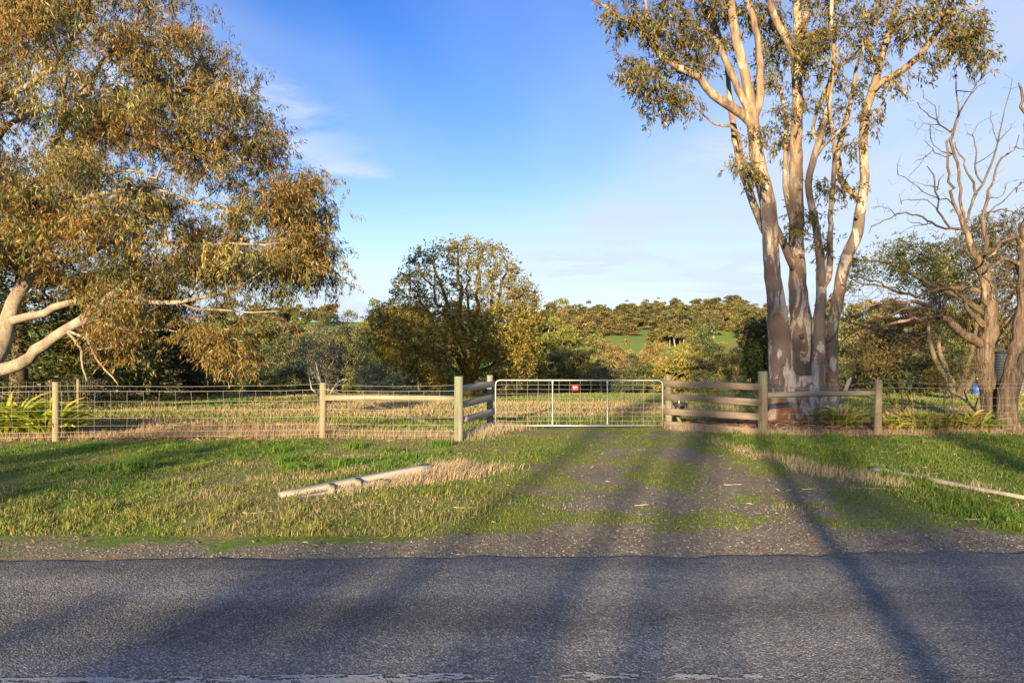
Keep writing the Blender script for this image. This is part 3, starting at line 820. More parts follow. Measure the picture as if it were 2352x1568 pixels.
def wire(parent, pts, r=0.0026, name='wire', jit=0.0):
    B = Buf(); pts = catmull(np.asarray(pts, float), 0.5)
    if jit: pts[1:-1] += rng.normal(size=(len(pts) - 2, 3)) * jit
    tube(B, pts, r, 4, False)
    return B.build(name, M['wire'], parent)
def mesh_fence(parent, pts, plain_wire=True, spacing=0.337, sag=0.035, skew=0.0, wobble=0.006, off=0.11):
    """Hinged wire mesh stretched along the posts: each wire and each stay a piece of its own."""
    pts = np.asarray(pts, float)
    pts = np.stack([pts[:, 0], pts[:, 1] - off], -1)
    def along(zoff, s):
        out = []
        for i in range(len(pts) - 1):
            for u in np.linspace(0, 1, 7)[: 7 if i == len(pts) - 2 else 6]:
                p = pts[i] + (pts[i + 1] - pts[i]) * u
                out.append([p[0], p[1], float(zg(p[0], p[1] + off)) * 0.3 + zoff - s * 4 * u * (1 - u)])
        return np.array(out)
    for i, z in enumerate(WIRE_Z):
        wire(parent, along(z, sag * 0.3 if i else sag * 0.5), 0.0036 if i == 0 else 0.0026, jit=wobble * 0.5)
    if plain_wire: wire(parent, along(1.205, sag), 0.0026)
    L = np.linalg.norm(np.diff(pts, axis=0), axis=1); cum = np.concatenate([[0], np.cumsum(L)])
    for s in np.arange(0.17, cum[-1], spacing):
        x = np.interp(s, cum, pts[:, 0]); y = np.interp(s, cum, pts[:, 1])
        g0 = float(zg(x, y)) * 0.3
        k = skew * math.sin(s * 2.3)
        p = [[x + k * (1 - z) + rng.normal() * wobble, y, g0 + z - sag * 0.2] for z in (1.08, 0.853, 0.497, 0.206, 0.103)]
        wire(parent, p, 0.0023, 'stay_wire')

# left roadside fence
XL, YL = -9.83, 14.72
fl = thing('wire_fence', 'wire mesh fence with two round posts left of the gate', 'fence', (-4.2, 15.1, 0))
round_post(fl, -16.2, 14.2, 1.26, 0.07, M['post'])
round_post(fl, XL, YL, 1.275, 0.075, M['post'])
round_post(fl, -4.2, 15.16, 1.21, 0.078, M['post'], lean=(0.01, 0))
mesh_fence(fl, [(-16.2, 14.2), (XL, YL), (-4.2, 15.16), (-1.20, 14.95)])
rail_round(fl, (-4.13, 15.16, 0.905), (-1.26, 14.98, 0.89), 0.066, M['rail'])
wire(fl, [(-4.15, 15.08, 1.12), (-2.6, 15.0, 0.62), (-1.25, 14.86, 0.20)], 0.0022, 'brace_wire')
wire(fl, [(-4.15, 15.10, 1.10), (-2.6, 15.03, 0.58), (-1.25, 14.87, 0.17)], 0.0022, 'brace_wire')

def wing(name, label, main, gatep, mats, left, rm, rg):
    w = thing(name, label, 'fence', (main[0], main[1], 0))
    z0 = 0
    round_post(w, main[0], main[1], 1.40 if left else 1.43, rm, mats[0], lean=(0.0, 0))
    round_post(w, gatep[0], gatep[1], 1.32, rg, mats[1])
    d = np.array([gatep[0] - main[0], gatep[1] - main[1]]); d = d / np.linalg.norm(d)
    nrm = np.array([d[1], -d[0]])
    if nrm[1] > 0: nrm = -nrm
    for z in (1.11, 0.77, 0.42, 0.09):
        dz = rng.normal() * 0.006
        if left:
            a = np.array(main) + nrm * (rm * 0.55) + d * (rm * 0.75); b_ = np.array(gatep) + nrm * (rg + 0.025) + d * 0.02
        else:
            a = np.array(main) + nrm * (rm * 0.9) - d * (rm * 0.05); b_ = np.array(gatep) + nrm * (rg + 0.025) + d * 0.14
        plank(w, (a[0], a[1], z + dz), (b_[0], b_[1], z - dz), 0.152, 0.042, mats[2])
    return w
wl_ = wing('board_fence', 'short wing of four grey boards left of the gate', (-1.165, 14.95), (-0.545, 16.95), (M['post_green'], M['post_green'], M['plank_grey']), True, 0.103, 0.082)
wr_ = wing('board_fence', 'wing of four brown boards right of the gate', (5.74, 15.62), (3.92, 17.08), (M['post'], M['post'], M['plank_brown']), False, 0.105, 0.088)
plank(wr_, (4.35, 17.35, -0.05), (4.02, 17.2, 0.55), 0.07, 0.05, M['post'], 'stay')

# steel gate
G0, G1, GZ0, GZ1 = -0.405, 3.735, 0.078, 1.195
gyl, gyr = 16.84, 16.93
gate = thing('farm_gate', 'galvanised tube and mesh farm gate across the drive', 'gate', (-0.405, 16.84, 0))
def gp(x, z): return np.array([x, gyl + (gyr - gyl) * (x - G0) / (G1 - G0), z - 0.01 * (x - G0) / (G1 - G0)])
B = Buf(); rc = 0.11
arc = [(G0, GZ0 - 0.03), (G0, 0.6), (G0, GZ1 - rc)]
for a_ in np.linspace(180, 90, 6)[1:]: arc.append((G0 + rc + rc * math.cos(rad(a_)), GZ1 - rc + rc * math.sin(rad(a_))))
for a_ in np.linspace(90, 0, 6): arc.append((G1 - rc + rc * math.cos(rad(a_)), GZ1 - rc + rc * math.sin(rad(a_))))
arc += [(G1, 0.6), (G1, GZ0 - 0.03)]
tube(B, np.array([gp(*p) for p in arc]), 0.019, 10)
B.build('frame', M['gate'], gate, smooth=True)
B = Buf(); tube(B, np.array([gp(G0, GZ0), gp((G0 + G1) / 2, GZ0 - 0.006), gp(G1, GZ0)]), 0.0205, 10); B.build('bottom_rail', M['gate'], gate, smooth=True)
for bx in (1.002, 2.362):
    B = Buf(); zs = np.array([GZ0 + 0.02, GZ0 + 0.06, GZ0 + 0.13, 0.6, GZ1 - 0.13, GZ1 - 0.06, GZ1 - 0.02])
    tube(B, np.array([gp(bx, z) for z in zs]), np.array([0.032, 0.026, 0.017, 0.017, 0.017, 0.026, 0.032]), 8)
    B.build('upright', M['gate'], gate, smooth=True)
for z in np.linspace(GZ0, GZ1, 11)[1:-1]:
    B = Buf(); tube(B, np.array([gp(x, z) + [0, 0.0, rng.normal() * 0.002] for x in np.linspace(G0, G1, 9)]), 0.0033, 4, False); B.build('mesh_wire', M['wire'], gate)
for x in np.arange(G0 + 0.263, G1 - 0.1, 0.2615):
    if min(abs(x - 1.002), abs(x - 2.362)) < 0.06: continue
    B = Buf(); tube(B, np.array([gp(x + rng.normal() * 0.004, z) + [0, 0.006, 0] for z in np.linspace(GZ0, GZ1, 6)]), 0.0033, 4, False); B.build('mesh_wire', M['wire'], gate)
for z in (0.28, 0.98):
    B = Buf(); tube(B, np.array([gp(G0 - 0.06, z) + [0, 0.03, 0], gp(G0 - 0.02, z)]), 0.012, 6); B.build('hinge', M['rust'], gate)
B = Buf(); tube(B, np.array([gp(G1, 0.80), gp(G1 + 0.05, 0.78) + [0, -0.02, 0], gp(G1 + 0.10, 0.74) + [0, 0.05, 0]]), 0.014, 6); B.build('latch_chain', M['rust'], gate)

# red notice on the gate mesh
sgx, sgz, sw, sh_ = 1.563, 1.005, 0.168, 0.138
sg = thing('warning_sign', 'small red notice with white lettering hanging on the gate mesh', 'sign', gp(sgx, sgz) + [0, -0.012, 0])
def slab(x0, x1, z0, z1, y0, y1):
    B = Buf(); v = [(x, y, z) for y in (y0, y1) for z in (z0, z1) for x in (x0, x1)]
    B.add(v, [[0, 1, 3, 2], [5, 4, 6, 7], [4, 0, 2, 6], [1, 5, 7, 3], [2, 3, 7, 6], [4, 5, 1, 0]]); return B
B = slab(-sw / 2, sw / 2, -sh_ / 2, sh_ / 2, -0.003, 0.003)
plate = B.build('plate', M['red'], sg, base=(0, 0, 0))
gen_s = np.random.default_rng(3)
def print_row(z, h, x0, x1, name):
    """a row of small white letter strokes, too small to read from the road"""
    B = Buf(); x = x0
    while x < x1 - 0.004:
        w_ = gen_s.uniform(0.005, 0.010)
        v = [(x, -0.0042, z - h / 2), (x + w_, -0.0042, z - h / 2), (x + w_, -0.0042, z + h / 2), (x, -0.0042, z + h / 2)]
        B.add(v, [[0, 1, 2, 3]]); x += w_ + gen_s.uniform(0.0015, 0.004)
        if gen_s.random() < 0.2: x += 0.006
    B.build(name, M['white'], plate, base=(0, 0, 0))
print_row(0.034, 0.014, -0.05, 0.05, 'lettering')
print_row(0.013, 0.011, -0.062, 0.062, 'lettering')
print_row(-0.022, 0.006, -0.055, 0.055, 'lettering')

# right roadside fence
fr = thing('wire_fence', 'slack wire mesh fence with one round post right of the gum trees', 'fence', (8.47, 15.8, 0))
round_post(fr, 8.47, 15.82, 1.27, 0.083, M['post'], lean=(0.03, 0))
round_post(fr, 14.6, 16.3, 1.25, 0.08, M['post'])
mesh_fence(fr, [(5.80, 15.66), (8.47, 15.82), (14.6, 16.3)], True, 0.36, 0.05, 0.16, 0.012)
rail_round(fr, (5.83, 15.66, 0.925), (8.42, 15.85, 0.945), 0.066, M['rail'])

# mesh fence of the house paddock, running back on the left
fb = thing('paddock_fence', 'older mesh fence with thin posts running back across the paddock behind the strap-leaved plants', 'fence', (-14.5, 22.5, 0))
bp = [(-17.5, 19.5), (-14.35, 22.4), (-15.7, 27.2), (-17.8, 33.0), (-17.4, 36.0)]
bp = [(-15.6, 19.8), (-14.3, 22.5), (-15.6, 27.0), (-17.6, 32.7), (-16.8, 36.0), (-15.0, 40)]
for x_, y_ in bp: round_post(fb, x_, y_, 1.05, 0.05, M['post'])
for z in (1.0, 0.85, 0.7, 0.52, 0.35, 0.18):
    wire(fb, [(x_, y_ - 0.07, float(zg(x_, y_)) + z) for x_, y_ in bp], 0.004)
bpa = np.array(bp); L = np.concatenate([[0], np.cumsum(np.linalg.norm(np.diff(bpa, axis=0), axis=1))])
for s in np.arange(0.1, L[-1], 0.22):
    x_, y_ = np.interp(s, L, bpa[:, 0]), np.interp(s, L, bpa[:, 1]); z_ = float(zg(x_, y_)); k = 0.06 * math.sin(s * 1.7)
    wire(fb, [(x_ + k, y_ - 0.07, z_ + 1.0), (x_ + k * 0.4, y_ - 0.07, z_ + 0.5), (x_, y_ - 0.07, z_ + 0.1)], 0.003, 'stay_wire')

# ------------------------------------------------------------------ fallen timbers, trough, drum, tank
lg = thing('fallen_beam', 'bleached double beam lying in straw left of the drive', 'beam', (-2.2, 10.2, 0))
A0 = np.array([-3.22, 9.47, -0.045]); A1 = np.array([-1.32, 10.95, 0.12])
o = plank(lg, A0, A1, 0.165, 0.16, M['log'], 'beam', segs=10, warp=0.016)
plank(lg, A0 + [0.12, -0.16, -0.02], A0 + (A1 - A0) * 0.62 + [0.12, -0.17, -0.02], 0.12, 0.09, M['log'], 'lower_rail', segs=8)
for u in (0.30, 0.47):
    c_ = A0 + (A1 - A0) * u
    plank(lg, c_ + [0.10, -0.26, 0.015], c_ + [0.03, 0.0, 0.06], 0.075, 0.085, M['log'], 'spacer_block', segs=2, warp=0.0)
B = Buf(); tube(B, np.array([A1 + [0.0, 0.02, 0.0], A1 + [0.035, 0.05, 0.0]]), 0.03, 8); B.build('bolt', M['gate'], lg)
pl = thing('fallen_pole', 'thin bleached pole lying on the grass edge right of the drive', 'pole', (6.45, 10.2, 0))
B = Buf(); a_ = np.array([5.98, 11.35, 0.03]); b_ = np.array([6.95, 9.15, 0.02])
pp = np.linspace(a_, b_, 9) + np.stack([0.03 * np.sin(np.linspace(0, 4, 9)), 0 * np.linspace(0, 1, 9), 0 * np.linspace(0, 1, 9)], -1)
pp[:, 2] = zg(pp[:, 0], pp[:, 1]) + 0.032
tube(B, pp, np.linspace(0.048, 0.03, 9), 10, True, 0.06); B.build('shaft', M['log'], pl, smooth=True)
for i, (sx_, sy_, L_, a_) in enumerate([(6.7, 9.0, 0.45, 0.25), (3.3, 10.2, 0.28, 0.1), (5.2, 10.0, 0.5, -0.1), (4.3, 9.9, 0.22, 0.2), (5.6, 8.25, 0.25, -0.1), (-1.9, 9.0, 0.35, 0.05), (-0.6, 8.75, 0.3, -0.1), (1.7, 8.95, 0.18, 0.1), (-3.2, 8.5, 0.3, 0.06)]):
    B = Buf(); u = np.linspace(-0.5, 0.5, 5)
    q_ = np.stack([sx_ + u * L_ * math.cos(a_), sy_ + u * L_ * math.sin(a_), 0 * u], -1); q_[:, 2] = zg(q_[:, 0], q_[:, 1]) + 0.012; q_[:, 0] += 0; q_[:, 1] += 0.01 * np.sin(6 * u)
    tube(B, q_, 0.007, 5); o = B.build('fallen_stick', M['bark_white'])
    tag(o, 'thin pale stick lying on the gravel and moss', 'stick', 'sticks strewn beside the drive')

tx, ty = 3.86 * 23.2 / 15.6, 23.6
tx = (1562 - 1176) / F * 23.6; tz = float(zg(tx, ty))
tr_ = thing('water_trough', 'low black round trough with a white pipe in the paddock', 'trough', (tx, ty, tz))
B = Buf(); th = np.linspace(0, 2 * math.pi, 25)[:-1]
prof = [(0.235, 0.0), (0.25, 0.04), (0.25, 0.15), (0.235, 0.17), (0.215, 0.155), (0.205, 0.06), (0.0, 0.05)]
v = np.array([[r_ * np.cos(t_) + tx, r_ * np.sin(t_) + ty, z_ + tz] for r_, z_ in prof for t_ in th]); n = 24
ii = np.arange(len(prof) - 1)[:, None] * n; jj = np.arange(n)[None]
B.add(v, np.stack([ii + jj, ii + (jj + 1) % n, ii + n + (jj + 1) % n, ii + n + jj], -1).reshape(-1, 4)); B.build('basin', M['black'], tr_, smooth=True)
B = Buf(); tube(B, np.array([[tx - 0.06, ty - 0.1, tz + 0.05], [tx - 0.06, ty - 0.1, tz + 0.3]]), 0.018, 8); B.build('pipe', M['white'], tr_)

dp = P(2246, 891, 37.0)
dr_ = thing('steel_drum', 'blue drum standing behind the stringy-barked trunks', 'drum', (dp[0], 37.0, float(zg(dp[0], 37.0))))
B = Buf(); zz_ = np.array([0, 0.0, 0.03, 0.2, 0.22, 0.24, 0.4, 0.42, 0.44, 0.6, 0.6]) * 1.35
rr_ = np.array([0.0, 0.27, 0.28, 0.27, 0.285, 0.27, 0.27, 0.285, 0.27, 0.28, 0.0])
z0_ = float(zg(dp[0], 37.0)); dz_ = max(0.0, float(dp[2]) - z0_) * 0
tube(B, np.stack([dp[0] + 0 * zz_, 37 + 0 * zz_, z0_ + zz_ + 1e-4 * np.arange(11)], -1), np.maximum(rr_, 0.001), 20, False); B.build('barrel', M['blue'], dr_, smooth=False)
kp = P(2330, 880, 42.0); z0_ = float(zg(kp[0], 42.0))
tk = thing('water_tank', 'corrugated steel water tank behind the rightmost trunk', 'tank', (kp[0], 42.0, z0_))
B = Buf(); zz_ = np.linspace(0, 2.6, 60)
tube(B, np.stack([kp[0] + 0 * zz_, 42 + 0 * zz_, z0_ + zz_], -1), 1.0 + 0.03 * np.sin(zz_ * 2 * math.pi / 0.17), 28, False); B.build('wall', M['tank'], tk, smooth=True)
B = Buf(); tube(B, np.array([[kp[0], 42, z0_ + 2.6], [kp[0], 42, z0_ + 2.75], [kp[0], 42, z0_ + 3.0]]), np.array([1.05, 0.8, 0.02]), 28); B.build('roof', M['tank'], tk)
# ------------------------------------------------------------------ trees
def inpoly(px, py, poly):
    poly = np.asarray(poly, float); x0, y0 = poly[:, 0], poly[:, 1]; x1, y1 = np.roll(x0, -1), np.roll(y0, -1)
    px = np.asarray(px)[:, None]; py = np.asarray(py)[:, None]
    with np.errstate(divide='ignore', invalid='ignore'):
        c = ((y0 > py) != (y1 > py)) & (px < (x1 - x0) * (py - y0) / (y1 - y0) + x0)
    return c.sum(1) % 2 == 1
def edge_dist(px, py, poly):
    poly = np.asarray(poly, float); a = poly; b = np.roll(poly, -1, 0)
    p = np.stack([px, py], -1)[:, None]; ab = (b - a)[None]
    t = np.clip(((p - a) * ab).sum(-1) / np.maximum((ab ** 2).sum(-1), 1e-9), 0, 1)
    return np.linalg.norm(p - (a + ab * t[..., None]), axis=-1).min(1)
def crown_points(poly, n, Yc, depth, gen, px_full=120.0, holes=(), inner=0.0):
    """Points filling a crown whose outline is poly: thick in the middle, thin at the rim."""
    poly = np.asarray(poly, float); lo, hi = poly.min(0), poly.max(0); out = []
    while len(out) < n:
        q = lo + (hi - lo) * gen.random((n * 3, 2))
        q = q[inpoly(q[:, 0], q[:, 1], poly)]
        for hx, hy, rx, ry, pr in holes:
            inside = ((q[:, 0] - hx) / rx) ** 2 + ((q[:, 1] - hy) / ry) ** 2 < 1
            q = q[~(inside & (gen.random(len(q)) < pr))]
        e = edge_dist(q[:, 0], q[:, 1], poly)
        dmax = depth * np.sqrt(np.clip(1 - (1 - np.clip(e / px_full, 0, 1)) ** 2, 0.03, 1))
        u = gen.random(len(q)) * 2 - 1
        if inner: u = np.sign(u) * np.abs(u) ** (1 / (1 + inner))
        for (a, b), dd in zip(q, u * dmax): out.append(P(a, b, Yc + dd))
    return np.array(out[:n])
def gum_foliage(buf, T, nleaf, R_, L, W, pal, droop=0.9, gen=rng, ns=5, tone=0.25, var=0.15, tones=None):
    T = np.asarray(T); n = len(T)
    nl = max(1, nleaf // ns)
    tn = (1 + tone * gen.normal(size=(n, 1, 1, 1))).clip(0.5, 1.6)
    if tones is not None: tn = np.asarray(tones).reshape(n, 1, 1, 3)
    s0 = T[:, None] + gen.normal(size=(n, ns, 3)) * R_ * np.array([0.6, 0.6, 0.45])
    sd = unit(gen.normal(size=(n, ns, 3)) * 0.75 + np.array([0, 0, -droop]))
    s = gen.random((n, ns, nl, 1)) * R_ * 1.3
    pos = s0[:, :, None] + sd[:, :, None] * s + gen.normal(size=(n, ns, nl, 3)) * R_ * 0.10
    d = unit(sd[:, :, None] * 0.7 + gen.normal(size=(n, ns, nl, 3)) * 0.45 + np.array([0, 0, -droop * 0.6]))
    m = n * ns * nl
    c = pick(pal, m, var, gen).reshape(n, ns, nl, 3) * tn
    LL = L * (0.65 + 0.7 * gen.random(m))
    leaves(buf, pos.reshape(-1, 3), d.reshape(-1, 3), LL, W * (0.7 + 0.6 * gen.random(m)), c.reshape(-1, 3), 0.22, gen)
def traced(rows, Y0, Y1=None, ycurve=None):
    """rows of (px, py, radius px) -> x, y, z, radius with depth running from Y0 to Y1"""
    rows = np.asarray(rows, float); Y1 = Y0 if Y1 is None else Y1
    d = np.concatenate([[0], np.cumsum(np.linalg.norm(np.diff(rows[:, :2], axis=0), axis=1))]); d = d / d[-1]
    out = []
    for (a, b, r_), u in zip(rows, d):
        Y = Y0 + (Y1 - Y0) * u; p = P(a, b, Y); out.append([p[0], p[1], p[2], r_ / F * Y])
    return np.array(out)

# ---- the spreading gum on the left
g1 = np.random.default_rng(21)
base = P(-95, 960, 18.6); base[2] = float(zg(base[0], base[1]))
gum_l = thing('gum_tree', 'spreading gum tree with golden drooping leaves left of the gate', 'tree', base)
sk = Skel()
Y = 18.6
tr0 = np.vstack([[base[0], base[1], base[2] - 0.3, 0.55], traced([(-70, 905, 28), (-35, 850, 23), (0, 800, 20), (17, 744, 17), (31, 696, 15), (62, 641, 14), (95, 590, 12.5), (105, 520, 11.5), (110, 440, 10.5), (120, 360, 10), (141, 299, 9)], Y, Y)])
ti = sk.path(tr0, seg=0.3)
def limb(rows, Y0, Y1, start=None, jit=0.02, seg=0.3, S=None):
    S = sk if S is None else S
    a = traced(rows, Y0, Y1); a[:, 3] *= 0.76
    return S.path(a, parent=S.near(a[0, :3] if start is None else start), seg=seg, jit=jit, gen=g1)
limb([(-35, 865, 24), (0, 847, 19), (52, 834, 18), (103, 792, 17), (155, 755, 16), (206, 724, 15), (254, 682, 13), (275, 665, 10), (300, 640, 8), (330, 610, 6)], Y, 16.8)
limb([(235, 700, 9), (292, 691, 8), (344, 693, 7.5), (412, 693, 7), (457, 686, 6.5), (516, 670, 5.5), (550, 658, 4.5), (581, 641, 3.5), (620, 610, 2.5)], 17.1, 15.6)
limb([(412, 695, 4), (450, 710, 3.5), (520, 714, 3), (584, 717, 2.4), (640, 715, 1.8)], 16.5, 15.8)
limb([(27, 737, 14), (60, 728, 12.5), (103, 717, 11.5), (155, 696, 10), (206, 686, 8), (250, 660, 6), (300, 600, 5), (360, 560, 4)], Y, 17.6)
limb([(150, 757, 5), (205, 780, 3.6), (222, 800, 3.2), (254, 798, 2.8), (276, 780, 2.2)], 17.6, 16.8, seg=0.08, jit=0.006)
limb([(155, 760, 5), (185, 800, 4), (190, 840, 3), (200, 875, 2.0)], 17.6, 17.0, seg=0.1, jit=0.008)
limb([(190, 745, 5), (210, 800, 4), (235, 840, 3), (270, 880, 1.8)], 17.4, 17.2, seg=0.1, jit=0.01)
limb([(200, 730, 5), (300, 760, 3.5), (378, 758, 3), (457, 785, 2.6), (516, 834, 2.2), (540, 870, 1.6)], 17.3, 16.2)
limb([(62, 641, 13), (90, 600, 11), (130, 590, 10), (180, 600, 8), (240, 560, 6), (320, 520, 5), (400, 480, 4), (480, 450, 3)], Y, 19.5)
limb([(-30, 800, 17), (-60, 650, 15), (-70, 500, 14), (-50, 330, 13), (0, 227, 11), (62, 199, 9.5), (117, 158, 8), (150, 110, 6), (190, 60, 5), (220, -20, 4)], Y, 17.4)
limb([(-55, 380, 10), (24, 285, 8.5), (86, 254, 7.5), (137, 237, 6), (190, 200, 4)], 18, 17)
limb([(141, 299, 10), (148, 268, 9.5), (143, 206, 8), (150, 162, 7), (127, 113, 6), (117, 69, 5), (105, 20, 4), (100, -60, 3.5)], Y, 17.8)
limb([(141, 299, 10), (165, 261, 9.5), (192, 223, 8.5), (213, 172, 7.5), (247, 131, 6.5), (275, 113, 5), (310, 60, 4), (330, 0, 3)], Y, 19.5)
limb([(60, 430, 9), (93, 406, 7.5), (155, 388, 6.5), (213, 381, 5.5), (254, 399, 4.5), (302, 392, 4), (360, 410, 3)], Y, 16.6)
limb([(247, 131, 5), (300, 170, 4.5), (370, 200, 4), (450, 240, 3.2), (520, 240, 2.4)], 19, 18.5)
limb([(160, 330, 8), (260, 300, 6), (360, 330, 5), (460, 340, 4), (560, 320, 3), (610, 300, 2)], 18.6, 18.2)
limb([(110, 480, 8), (220, 450, 6.5), (340, 430, 5.5), (460, 470, 4.2), (580, 480, 3.4), (680, 450, 2.6), (720, 440, 2)], 18.6, 17.2)
limb([(95, 560, 8), (250, 520, 6), (400, 560, 5), (540, 560, 4), (660, 560, 3), (730, 560, 2)], 18.6, 16.8)
limb([(-60, 500, 12), (-160, 380, 9), (-230, 250, 7), (-280, 100, 5)], Y, 19)
limb([(-60, 600, 12), (-180, 560, 9), (-280, 500, 7), (-360, 430, 5)], Y, 19.5)
limb([(0, 227, 8), (-20, 100, 7), (10, 0, 6), (20, -120, 5)], 18, 19)
PL = [(-330, -60), (-120, -110), (120, -120), (300, -90), (400, -50), (440, 20), (440, 110), (475, 130), (545, 200), (580, 235), (608, 275), (612, 330), (605, 368), (560, 388), (600, 412), (645, 395), (695, 432), (735, 490), (738, 580), (712, 630), (665, 680), (635, 710), (620, 742), (580, 735), (520, 718), (430, 715), (340, 722), (295, 750), (290, 806), (255, 800), (215, 745), (200, 680), (130, 640), (60, 600), (-40, 600), (-330, 620), (-420, 400)]
holes = [(515, 678, 100, 26, 0.9), (345, 690, 60, 16, 0.8), (590, 385, 50, 22, 0.8), (110, 690, 110, 34, 0.95), (120, 260, 60, 90, 0.45), (250, 420, 70, 14, 0.5), (500, 300, 40, 16, 0.75), (330, 200, 40, 16, 0.5), (620, 690, 50, 12, 0.7), (440, 360, 60, 14, 0.7), (150, 90, 40, 40, 0.35), (560, 270, 28, 18, 0.6), (520, 440, 60, 14, 0.6)]
cc = crown_points(PL, 240, 18.0, 2.9, g1, 260, holes)
cc = cc[np.argsort(g1.random(len(cc)))]
T = (cc[:, None] + g1.normal(size=(len(cc), 8, 3)) * np.array([0.36, 0.38, 0.25])).reshape(-1, 3)
T2 = crown_points([(380, 735), (480, 740), (550, 780), (575, 830), (560, 850), (520, 840), (450, 775)], 26, 16.3, 0.5, g1)
T3 = crown_points([(650, 402), (695, 432), (738, 490), (742, 590), (700, 640), (660, 600)], 36, 17, 1.0, g1)
T4 = crown_points(PL, 120, 17.2, 2.6, g1, 260, holes)
T = np.vstack([T, T2, T3, T4])
sk.grow(T, 0.35, 0.14, 0.035, 0.005, root=P(60, 640, Y), pen=0.5, gen=g1)
sk.finish(0.0055, 2.35, 0.07)
b1, b2 = Buf(), Buf()
sk.tubes(b1, 0.05, thin=0.035, gen=g1); sk.tubes(b2, 0.0, thick=0.035, gen=g1)
b1.build('trunk', M['bark_pale'], gum_l, smooth=True)
tag(b2.build('branchwork', M['bark_twig'], gum_l, smooth=True), kind='stuff')
GUM_PAL = [(0.24, 0.155, 0.042), (0.205, 0.160, 0.048), (0.165, 0.150, 0.050), (0.245, 0.180, 0.050), (0.135, 0.135, 0.052), (0.225, 0.130, 0.040), (0.26, 0.20, 0.07), (0.11, 0.135, 0.058), (0.14, 0.155, 0.07), (0.18, 0.17, 0.065), (0.10, 0.12, 0.05)]
lb = Buf()
ct = np.clip(1 + 0.26 * g1.normal(size=(len(cc), 1)), 0.55, 1.5) * np.where(g1.random((len(cc), 1)) < 0.35, [[1.18, 0.92, 0.75]], np.where(g1.random((len(cc), 1)) < 0.4, [[0.82, 0.98, 1.0]], [[1.0, 1.0, 1.0]]))
tones = np.vstack([np.repeat(ct, 8, 0), np.ones((len(T2) + len(T3) + len(T4), 3)) * [1.08, 0.96, 0.85]]) * np.clip(1 + 0.12 * g1.normal(size=(len(T), 1)), 0.6, 1.4)
gum_foliage(lb, T, 152, 0.33, 0.14, 0.0235, GUM_PAL, 0.95, g1, 8, 0.24, 0.25, tones=tones)
lb.build('crown', M['leaf'], gum_l)

# ---- the many-stemmed gum on the right
g2 = np.random.default_rng(33)
base = P(1842, 966, 18.1); base[2] = float(zg(base[0], base[1]))
gum_r = thing('gum_tree', 'tall gum tree of several mottled trunks beside the brown board fence', 'tree', base)
def stem(paths, name='stem', jit=0.012, rough=0.05, S=None):
    """one trunk with its own limbs as a part; returns its skeleton"""
    s = Skel()
    for i, (rows, Y0, Y1) in enumerate(paths):
        a = traced(rows, Y0, Y1); a[:, 3] *= np.interp(a[:, 2], [0.0, 2.0, 4.0], [1.18, 1.0, 0.9])
        if i == 0: s.path(a, seg=0.22, jit=jit, gen=g2)
        else: s.path(a, parent=s.near(a[0, :3]), seg=0.22, jit=jit, gen=g2)
    s.finish()
    b = Buf(); s.tubes(b, rough, gen=g2); b.build(name, M['bark_mottled'], gum_r, smooth=True)
    return s
YB = 18.0
SA = stem([([(1806, 985, 50), (1804, 962, 42), (1802, 930, 33), (1798, 886, 28), (1792, 810, 25), (1785, 720, 23), (1776, 653, 21), (1770, 553, 20), (1764, 470, 19), (1744, 384, 17.5), (1734, 320, 16.5), (1729, 273, 16), (1724, 230, 13), (1706, 149, 11.5), (1689, 77, 10.5), (1684, 34, 10), (1676, -20, 9), (1660, -110, 7), (1650, -220, 5)], YB, 17.6),
           ([(1728, 285, 13), (1710, 266, 12.5), (1680, 246, 12), (1637, 218, 11), (1603, 179, 10), (1560, 158, 9), (1526, 132, 8), (1488, 90, 6.5), (1470, 65, 5.5), (1445, 50, 4.5), (1390, 15, 3.5), (1340, -20, 2.5)], 17.7, 16.6),
           ([(1488, 92, 5), (1482, 66, 4.5), (1486, 30, 4), (1478, -20, 3.5)], 16.8, 16.6),
           ([(1732, 270, 11), (1742, 239, 10.5), (1746, 171, 10), (1742, 107, 9), (1731, 43, 8), (1714, -5, 7), (1700, -90, 5)], 17.7, 18.3),
           ([(1722, 262, 9), (1702, 220, 9), (1680, 170, 8.5), (1663, 128, 8), (1637, 85, 7.5), (1586, 50, 5.5), (1550, 0, 4.5), (1530, -60, 3)], 17.7, 18.6),
           ([(1640, 92, 6.5), (1633, 47, 6), (1612, 0, 5), (1600, -70, 4)], 18.3, 18.6)])
SA2 = stem([([(1768, 560, 9), (1744, 504, 10), (1723, 448, 10), (1706, 397, 9), (1689, 320, 8), (1680, 256, 7), (1672, 190, 6), (1665, 120, 5), (1640, 40, 4), (1620, -60, 3)], 18.15, 19.0),
            ([(1706, 397, 5), (1692, 300, 4.5), (1640, 285, 2.6), (1600, 250, 2.0), (1580, 220, 1.6)], 18.5, 17.5)])
